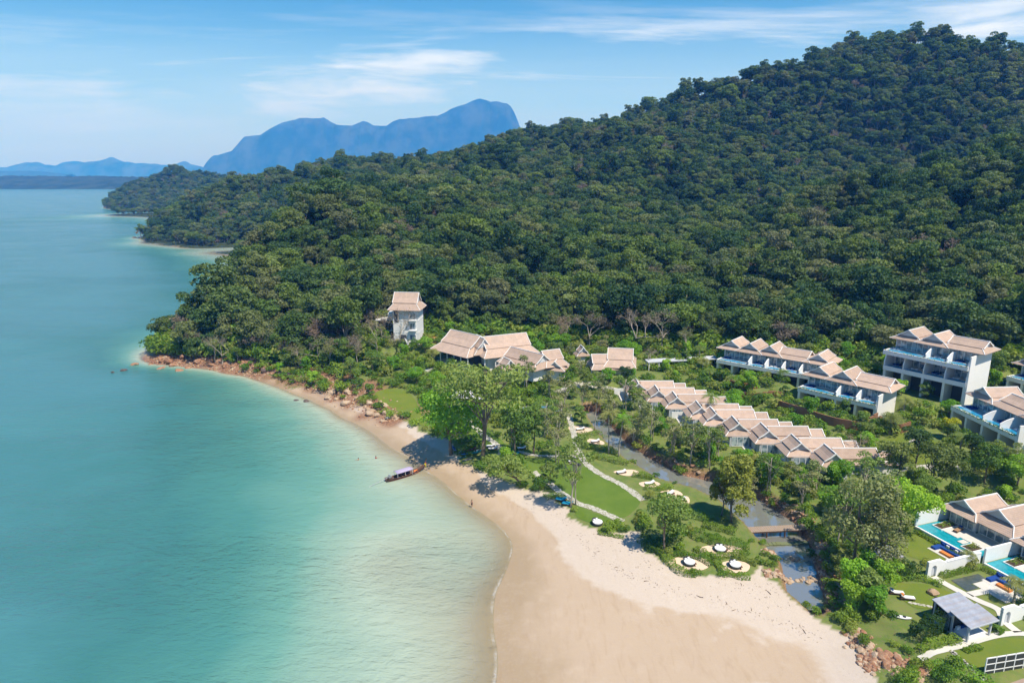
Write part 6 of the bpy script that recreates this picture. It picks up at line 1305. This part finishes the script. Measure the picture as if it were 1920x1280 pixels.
# rubble between the boulders
def rubble():
    P = []; rb = np.random.default_rng(33)
    for pts, n, sp in RUB:
        L = [math.hypot(b[0]-a[0], b[1]-a[1]) for a, b in zip(pts[:-1], pts[1:])]; cum = np.concatenate([[0], np.cumsum(L)])
        for _ in range(n*14):
            t = rb.uniform(0, cum[-1]); i = min(int(np.searchsorted(cum, t, 'right'))-1, len(L)-1); f = (t-cum[i])/L[i]; a, b = pts[i], pts[i+1]; o = rb.normal(0, sp*.6)
            P.append((a[0]+(b[0]-a[0])*f-(b[1]-a[1])/L[i]*o, a[1]+(b[1]-a[1])*f+(b[0]-a[0])/L[i]*o))
    P = np.array(P); z = T(P[:, 0], P[:, 1]); k = z > -.25; P = np.column_stack([P, z])[k]; n = len(P)
    src = []
    for i, mt in enumerate((m_rock, m_rock2, m_rock, m_rock2)):
        me = ROCK[i].copy(); me.name = 'rubble_stone'; me.materials.clear(); me.materials.append(mt); src.append(me)
    instance_mass('rubble', P, rb.integers(0, 4, n), rb.uniform(0, 6.28, n), .10+.42*rb.uniform(0, 1, n)**2.4, src, 'loose stones lying between the boulders', 'stones')
rubble()
# ------------------------------------------------------------------ longtail boat
def longtail():
    a, b = U(731, 899, .25), U(789, 881, .25); d = b-a; ang = math.atan2(d.y, d.x); c = (a+b)/2
    r = empty('longtail_boat', (c.x, c.y, 0), ang, 'wooden longtail boat with a lavender canopy moored off the beach', 'boat'); Lh = 4.9
    ns = 25; V = []; F = []; nr = 9
    for i in range(ns):
        t = i/(ns-1); x = -Lh+2*Lh*t; w = .92*(math.sin(math.pi*min(1, .16+.84*t))**.55)*(1 if t < .55 else max(.05, 1-((t-.55)/.45)**2.2)); keel = -.28+.9*max(0, (t-.62)/.38)**2.6+.25*max(0, (.15-t)/.15); sheer = .50+.95*max(0, (t-.5)/.5)**2.2+.22*max(0, (.25-t)/.25)
        for k in range(nr): q = -1+2*k/(nr-1); V.append((x, w*math.copysign(abs(q)**.75, q), keel+(sheer-keel)*abs(q)**2.1))
    for i in range(ns-1):
        for k in range(nr-1): p = i*nr+k; F.append((p, p+1, p+nr+1, p+nr))
    hb = MB().add(V, F); hb.f.append(tuple(range(nr))); hb.m.append(0)
    m_hull = simple('hull_wood', (.10, .06, .05), .55, .3, .25, 2.0); h = hb.build('hull', m_hull, r, True); so = h.modifiers.new('thick', 'SOLIDIFY'); so.thickness = .06
    for s in (-1, 1):
        MB().tube([(V[i*nr+(0 if s < 0 else nr-1)][0], V[i*nr+(0 if s < 0 else nr-1)][1], V[i*nr+(0 if s < 0 else nr-1)][2]+.03) for i in range(ns)], .055, 5).build('gunwale', m_wood, h)
        MB().tube([(V[i*nr+(1 if s < 0 else nr-2)][0], V[i*nr+(1 if s < 0 else nr-2)][1]*1.02+s*.04, V[i*nr+(1 if s < 0 else nr-2)][2]) for i in range(1, ns-3)], .03, 5).build('rub_strake', simple('red_paint', (.20, .03, .025), .5, .3, .1, 3) if 'red_paint' not in MATS else MATS['red_paint'], h)
    MB().tube([(4.7, 0, .9), (5.1, 0, 1.45), (5.35, 0, 2.1), (5.5, 0, 2.8)], [.15, .12, .10, .06], 6).build('prow', m_wood, r)
    gy = simple('garland_yellow', (.75, .62, .03), .8, .1, .1, 5); gg = simple('garland_green', (.35, .55, .04), .8, .1, .1, 5); gr_ = simple('garland_red', (.6, .05, .05), .8, .1, .1, 5)
    for k, m in enumerate((gy, gg, gr_)): MB().tube([(5.07+.07*k, 0, 1.32+.13*k), (5.12+.07*k, .0, 1.44+.13*k)], .2, 8).build('ribbon', m, r); MB().beam((5.2+.05*k, .12*(k-1), 1.3), (5.22+.04*k, .26*(k-1), .65), .07, .04).build('ribbon', m, r)
    m_lav = simple('lavender_canvas', (.40, .35, .50), .85, .1, .06, 2.0); cv = MB(); n = 9
    P = [[(x, .86*math.sin(math.pi*(k/(n-1)-.5)), 1.42+.30*math.cos(math.pi*(k/(n-1)-.5))) for k in range(n)] for x in (-2.6, -1.0, .6, 1.5)]
    cv.add([p for row in P for p in row], [(i*n+k, i*n+k+1, (i+1)*n+k+1, (i+1)*n+k) for i in range(3) for k in range(n-1)]); cvo = cv.build('canopy', m_lav, r, True); cvo.modifiers.new('thick', 'SOLIDIFY').thickness = .04
    for x in (-2.4, -.5, 1.3):
        for s in (-1, 1): MB().tube([(x, s*.8, .35), (x, s*.82, 1.45)], .035, 5).build('canopy_post', m_trim, r)
    for x in (-1.8, -.9, 0, .9, 2.1, 2.9): MB().span(x-.14, x+.14, -.72 if x < 2.5 else -.5, .72 if x < 2.5 else .5, .28, .33).build('bench', m_teak, r)
    MB().span(-3.6, 3.2, -.5, .5, -.02, .02).build('floor_board', m_teak, r)
    m_or = simple('orange_jacket', (.80, .22, .04), .8, .1, .1, 3)
    for k, (x, y) in enumerate(((2.25, -.25), (2.55, .2), (2.85, -.15), (3.1, .2))): MB().lathe([(.10, 0), (.26, .06), (.28, .16), (.12, .26)], (x, y, .33), 8).build('life_jacket', m_or, r)
    e = MB(); e.span(-4.3, -3.6, -.26, .26, .75, 1.15); e.span(-4.1, -3.8, -.32, .32, 1.15, 1.36); e.tube([(-3.95, 0, .4), (-3.95, 0, .8)], .08, 6); eo = e.build('engine', m_metal, r)
    MB().tube([(-4.2, 0, .95), (-6.5, .15, .45), (-9.0, .3, -.05)], .05, 6).build('propeller_shaft', m_metal, eo); MB().tube([(-3.7, .0, 1.1), (-2.9, .1, 1.25)], .035, 5).build('tiller', m_metal, eo)
longtail()
# ------------------------------------------------------------------ people
m_skin = simple('skin', (.46, .26, .17), .6, .3, .05, 4); m_hair = simple('hair', (.02, .015, .012), .6, .3, .1, 4); m_redw = simple('red_swimwear', (.55, .03, .04), .7, .2, .05, 4); m_darkw = simple('dark_shorts', (.03, .03, .05), .8, .2, .05, 4)
def person(loc, rz, label, pose, wear):
    r = empty('person', loc, rz, label, 'person'); bm = bmesh.new(); rad = []; vs = {}
    def v(n, p, q): vs[n] = bm.verts.new(p); rad.append(q)
    st = pose == 'stand'
    v('pel', (0, 0, .95), .135); v('waist', (0, .01, 1.10), .115); v('chest', (0, .0, 1.32), .15); v('neckb', (0, 0, 1.47), .07); v('neck', (0, .01, 1.54), .052); v('head', (0, .02, 1.64), .088); v('crown', (0, .02, 1.74), .07)
    for s, n in ((-1, 'l'), (1, 'r')):
        v(n+'sh', (s*.18, 0, 1.42), .065)
        if st: arm = [(s*.25, .03, 1.16), (s*.24, .13, .95), (s*.235, .17, .88)]
        else: arm = [(s*.40, .14, 1.34), (s*.52, .32, 1.38), (s*.55, .40, 1.39)]
        v(n+'el', arm[0], .046); v(n+'wr', arm[1], .032); v(n+'palm', arm[2], .038); h = Vector(arm[2]); dr = (h-Vector(arm[1])).normalized(); sd = Vector((1, 0, 0)) if st else Vector((0, 0, 1))
        sd = (sd-dr*sd.dot(dr)).normalized()
        for k, (o, l) in enumerate(((-.032, .07), (-.011, .085), (.011, .08), (.032, .065))): v(n+'f%d' % k, h+sd*o+dr*.045, .0095); v(n+'t%d' % k, h+sd*o*1.15+dr*(.045+l), .008)
        v(n+'th', h-sd*.05+dr*.01, .010); v(n+'tt', h-sd*.075+dr*.05, .009)
        v(n+'hip', (s*.095, 0, .88), .098); v(n+'kn', (s*.11, .03 if st else .10, .50), .062); v(n+'an', (s*.12, -.02, .09), .040); v(n+'toe', (s*.135, .14, .035), .032)
    E = [('pel', 'waist'), ('waist', 'chest'), ('chest', 'neckb'), ('neckb', 'neck'), ('neck', 'head'), ('head', 'crown')]
    for n in 'lr':
        E += [('neckb', n+'sh'), (n+'sh', n+'el'), (n+'el', n+'wr'), (n+'wr', n+'palm'), ('pel', n+'hip'), (n+'hip', n+'kn'), (n+'kn', n+'an'), (n+'an', n+'toe'), (n+'palm', n+'th'), (n+'th', n+'tt')]
        for k in range(4): E += [(n+'palm', n+'f%d' % k), (n+'f%d' % k, n+'t%d' % k)]
    for a, b in E: bm.edges.new((vs[a], vs[b]))
    me = bpy.data.meshes.new('body'); bm.to_mesh(me); bm.free(); o = link_mesh('body', me, m_skin, r); o.modifiers.new('skin', 'SKIN'); o.modifiers.new('sub', 'SUBSURF').levels = 1; o.modifiers['sub'].render_levels = 1
    for d, q in zip(me.skin_vertices[0].data, rad): d.radius = (q, q*.86)
    me.skin_vertices[0].data[0].use_root = True
    hr = MB().lathe([(.02, .13), (.07, .11), (.098, .06), (.10, 0), (.09, -.05)], (0, -.005, 1.66), 10).build('hair', m_hair, r, True)
    f = MB()
    for s in (-1, 1): f.lathe([(.004, -.012), (.012, 0), (.004, .012)], (s*.034, .105, 1.655), 6)
    f.add([(-.012, .10, 1.63), (.012, .10, 1.63), (0, .135, 1.625), (0, .10, 1.66)], [(0, 1, 2), (1, 3, 2), (3, 0, 2)]); f.span(-.025, .025, .098, .108, 1.595, 1.602); f.build('face_features', m_hair, r)
    w = MB(); w.lathe([(.125, .0), (.15, .06), (.145, .16), (.128, .20)], (0, 0, .86), 12)
    for s in (-1, 1): w.lathe([(.098, 0), (.112, .14), (.10, .2)], (s*.105, .015, .66), 10)
    w.build('shorts', wear, r); 
    if pose == 'swim_top': MB().lathe([(.155, 0), (.172, .1), (.15, .2)], (0, 0, 1.18), 12).build('top', wear, r)
    return r
p = G(885, 951); person((p.x, p.y, p.z-.01), R(150), 'person in dark shorts standing at the water edge below the leaning tree', 'stand', m_darkw)
p = U(672, 862, 0); person((p.x, p.y, -1.22), R(60), 'dark haired swimmer, the left one of two in the shallow sea', 'swim', m_darkw)
p = U(705, 859, 0); person((p.x, p.y, -1.12), R(-40), 'swimmer in red, the right one of two in the shallow sea', 'swim_top', m_redw)
# ------------------------------------------------------------------ kayaks and boards on the sand
def kayak(px, py, rz, col, label, L=3.2, paddle=False):
    g = G(px, py); r = empty('kayak' if not paddle else 'paddle_board', (g.x, g.y, g.z+.02), rz, label, 'kayak' if not paddle else 'paddle board', 'kayaks on the sand'); V = []; F = []; n = 13; nr = 8
    for i in range(n):
        t = i/(n-1); x = -L/2+L*t; w = (.38 if not paddle else .36)*max(.04, math.sin(math.pi*t))**.6; zc = (.16 if not paddle else .08)+(.14 if not paddle else .03)*abs(2*t-1)**3; hh = (.16 if not paddle else .05)*max(.2, math.sin(math.pi*t))**.4
        for k in range(nr): a = 2*math.pi*k/nr; V.append((x, w*math.cos(a), zc+hh*math.sin(a)))
    for i in range(n-1):
        for k in range(nr): F.append((i*nr+k, i*nr+(k+1) % nr, (i+1)*nr+(k+1) % nr, (i+1)*nr+k))
    hb = MB().add(V, F); hb.f += [tuple(range(nr)), tuple((n-1)*nr+k for k in range(nr))]; hb.m += [0, 0]; m = simple('kayak_'+str(px), col, .35, .5, .05, 3); hb.build('hull', m, r, True)
    if not paddle:
        for x in (-.35, .55): MB().lathe([(.26, 0), (.25, .03), (.20, .04)], (x, 0, .29), 10).build('seat_well', m_darkw, r)
    else: MB().span(-.6, .5, -.2, .2, .122, .135).build('grip_pad', m_darkw, r)
for a in [(852, 842, 1.9, (.03, .08, .35), 'dark blue kayak nearest the tree roots'), (868, 845, 1.1, (.02, .12, .45), 'blue kayak second from the left on the sand'), (876, 842, .9, (.75, .20, .05), 'orange kayak between the blue and red ones'), (884, 843, .8, (.60, .04, .04), 'red kayak in the middle of the row'), (888, 848, .8, (.75, .75, .76), 'white kayak in front of the red one'), (894, 848, .7, (.03, .35, .38), 'teal kayak at the right end of the row'), (876, 851, .5, (.05, .20, .5), 'small blue kayak in front of the row')]: kayak(*a)
kayak(868, 857, .55, (.10, .40, .36), 'green paddle board lying on the beach', 3.0, True); kayak(879, 861, .6, (.12, .14, .18), 'dark paddle board lying closest to the water', 3.0, True)
# ------------------------------------------------------------------ loungers and daybeds in the beach garden
def G2(px, py, dz=.06): g = G(px, py); return (g.x, g.y, g.z+dz)
for i, (px, py, rz, c, lab) in enumerate([(1052, 938, R(-20), m_cush_t, 'left blue sun lounger on the sand'), (1064, 946, R(-20), m_cush_t, 'right blue sun lounger on the sand'), (1072, 868, R(150), m_cush_w, 'left white sun lounger at the lawn path'), (1080, 872, R(150), m_darkw, 'right dark sun lounger at the lawn path'), (920, 838, R(10), m_cush_w, 'left white lounger behind the twin trunk tree'), (924, 843, R(10), m_cush_w, 'right white lounger behind the twin trunk tree'), (966, 854, R(30), m_cush_t, 'turquoise lounger under the round tree'), (978, 842, R(5), m_cush_w, 'white lounger at the far lawn edge'),
        (1165, 887, R(20), m_cush_w, 'white lounger in the upper sandy nook'), (1218, 908, R(20), m_cush_w, 'white lounger in the second sandy nook'), (1255, 927, R(25), m_cush_w, 'white lounger in the third sandy nook'), (1276, 939, R(15), m_cush_w, 'grey framed lounger in the lowest sandy nook'), (1088, 806, R(10), m_cush_w, 'white lounger in the sandy nook by the palms'), (1116, 829, R(15), m_cush_w, 'white lounger in the nook beside the upper hedge')]):
    day_lounger(G2(px, py), rz, 'sun_lounger', lab, 'sun lounger', 'sun loungers in the beach garden', c, m_wood, 2.1, .8 if i > 1 else 1.2)
day_lounger(pv(-19.7, 13.6, GZ+.05), PV_A+R(150), 'sun_lounger', 'white lounger with a blue pillow at the upper lawn edge', 'sun lounger', 'sun loungers of the villas', m_cush_w, m_wood, pillow=m_cush_b)
day_lounger(pv(-19.4, 15.2, GZ+.12), PV_A+R(150), 'sun_lounger', 'white lounger with an orange pillow on the small platform', 'sun lounger', 'sun loungers of the villas', m_cush_w, m_wood, pillow=m_cush_o)
def round_daybed(px, py, lab):
    r = empty('round_daybed', G2(px, py), R(px % 90), lab, 'daybed', 'round daybeds on the sand'); MB().lathe([(.98, 0), (1.02, .1), (1.02, .34), (.96, .38)], n=24).build('base', m_darkwall, r); MB().lathe([(.93, .381), (.95, .42), (.95, .52), (.88, .56)], n=24).build('mattress', m_cush_w, r)
    n = 12; V = []
    for k in range(n+1): a = math.pi*(k/n)+.2; V += [(1.0*math.cos(a), 1.0*math.sin(a), .35), (1.02*math.cos(a), 1.02*math.sin(a), .35+.5*math.sin(math.pi*k/n)+.05)]
    o = MB().add(V, [(2*k, 2*k+2, 2*k+3, 2*k+1) for k in range(n)]).build('back_rest', m_darkwall, r); o.modifiers.new('thick', 'SOLIDIFY').thickness = .06
    for x in (-.35, .3): MB().span(x-.2, x+.2, .45, .62, .561, .85).build('pillow', m_cush_w, r)
for a in [(1120, 982, 'round daybed at the tip of the small lawn'), (1292, 1057, 'round daybed inside the left hedge ring'), (1350, 1032, 'round daybed behind the wavy hedge'), (1378, 1062, 'round daybed inside the right hedge hook')]: round_daybed(*a)
def side_table(px, py, lab):
    r = empty('side_table', G2(px, py), 0, lab, 'table', 'side tables by the daybeds'); MB().lathe([(.26, .4), (.28, .43), (.26, .46)], n=12).build('table_top', m_wood, r); MB().lathe([(.16, 0), (.08, .05), (.06, .4)], n=8).build('leg', m_wood, r)
for a in [(1303, 1061, 'small dark table right of the left daybed'), (1362, 1035, 'small dark table right of the rear daybed'), (1389, 1067, 'small dark table right of the right daybed')]: side_table(*a)
# club pool
r = empty('club_pool', (pool_c.x, pool_c.y, pool_c.z), 0, 'bright blue rounded swimming pool glimpsed between the garden trees', 'pool'); el = [(5.6*math.cos(t)*(1+.12*math.sin(2*t)), 2.9*math.sin(t)) for t in np.linspace(0, 2*math.pi, 28, endpoint=False)]
MB().prism([(x*1.12, y*1.18) for x, y in el], -.3, .10).build('pool_deck', m_conc, r); MB().prism(el, -.2, .14).build('water', m_poolblue, r)
g = G(786, 692); r = empty('small_pool', (g.x, g.y, g.z), 0, 'small dark blue pool near the open pavilion', 'pool'); MB().prism([(x*.75, y*.8) for x, y in el], -.4, .12).build('pool_deck', m_conc, r); MB().prism([(x*.62, y*.62) for x, y in el], -.3, .16).build('water', pool_mat('dark_pool', (.03, .10, .14), (.05, .15, .20)), r)
for i, (px, py, rz, c, lab) in enumerate([(985, 775, .3, m_cush_w, 'white lounger left of the club pool'), (1040, 770, 1.2, m_cush_w, 'white lounger right of the club pool'), (1020, 782, 1.6, m_cush_b, 'blue lounger in front of the club pool'), (880, 775, .2, m_cush_b, 'blue lounger under the club parasols'), (870, 772, .2, m_cush_t, 'turquoise lounger under the club parasols')]): day_lounger(G2(px, py), rz, 'sun_lounger', lab, 'sun lounger', 'sun loungers of the club', c, m_wood)
# stepping stones of the lower lawn
ss = empty('stepping_stones', pv(-24, 27.5, GZ), 0, 'row of pale stepping stones curving beside the lower lawn', 'stepping stones'); rz_ = np.random.default_rng(3)
for k in range(16):
    t = k/15; q = pv(-23.7-.9*t, 25.8+5.0*t, GZ)-pv(-24, 27.5, GZ); n = 7; rad_ = [rz_.uniform(.26, .42) for _ in range(n)]; MB().prism([(q.x+rad_[j]*math.cos(6.283*j/n)+rz_.normal(0, .05), q.y+rad_[j]*math.sin(6.283*j/n)) for j in range(n)], -.05, .10).build('stone', m_stone, ss)
ss = empty('stepping_stones', pv(-19, 17.5, GZ), 0, 'short row of stepping stones from the loungers across the upper lawn', 'stepping stones')
for k in range(7):
    t = k/6; q = pv(-19.6+2.6*t, 16.0+2.2*t, GZ)-pv(-19, 17.5, GZ); n = 7; MB().prism([(q.x+.33*math.cos(6.283*j/n)+rz_.normal(0, .04), q.y+.3*math.sin(6.283*j/n)) for j in range(n)], -.05, .10).build('stone', m_stone, ss)
g = pv(-14.6, 15.4, GZ); o = boulder(g.x, g.y, 1.0, m_rock2, 'single rounded pinkish boulder on the upper lawn', None); boulder(pv(-15.4, 16.8).x, pv(-15.4, 16.8).y, .5, m_rockd, 'small dark rock beside the pinkish boulder', None)
# surfboard shaped white slab and beached white canoe near the bank
for (px, py, rz, L, lab) in [(1690, 1158, R(160), 2.6, 'white upturned canoe lying in the bank shrubs'), (735, 782, R(38), 4.0, 'white canoe lying across the grass edge of the beach')]:
    kayak(px, py, rz, (.80, .80, .80), lab, L)
# ------------------------------------------------------------------ driftwood and wrack on the sand
def debris():
    rd = np.random.default_rng(44); mb = MB(); n = 0
    lines = [([(1030, 950), (1080, 1000), (1120, 1040), (1170, 1075), (1250, 1105), (1340, 1125), (1450, 1160), (1540, 1195)], 230, 1.3), ([(860, 860), (900, 895), (960, 935), (1010, 960)], 60, 1.5), ([(1350, 1080), (1420, 1110), (1480, 1130)], 80, 4.0), ([(1100, 985), (1160, 1020), (1230, 1070)], 70, 3.0)]
    for pts, k, sp in lines:
        W_ = [U(a, b, 1.4) for a, b in pts]
        for _ in range(k):
            i = rd.integers(len(W_)-1); q = W_[i].lerp(W_[i+1], rd.uniform()); x, y = q.x+rd.normal(0, sp*.5), q.y+rd.normal(0, sp*.5); z = Ts(x, y)
            if z < .3: continue
            L = rd.uniform(.08, .38) if rd.uniform() < .97 else rd.uniform(.5, 1.1); a = rd.uniform(0, 6.28); r_ = L*.035+.012; mb.tube([(x-math.cos(a)*L/2, y-math.sin(a)*L/2, z+r_), (x+rd.normal(0, .05), y+rd.normal(0, .05), z+r_*1.6), (x+math.cos(a)*L/2, y+math.sin(a)*L/2, z+r_)], [r_, r_*1.1, r_*.6], 4, False)
    tag(mb.build('driftwood', simple('driftwood', (.16, .11, .075), .95, .1, .3, 3)), 'scattered twigs and wrack along the tide line', 'driftwood', kind='stuff')
debris()
haze_box()
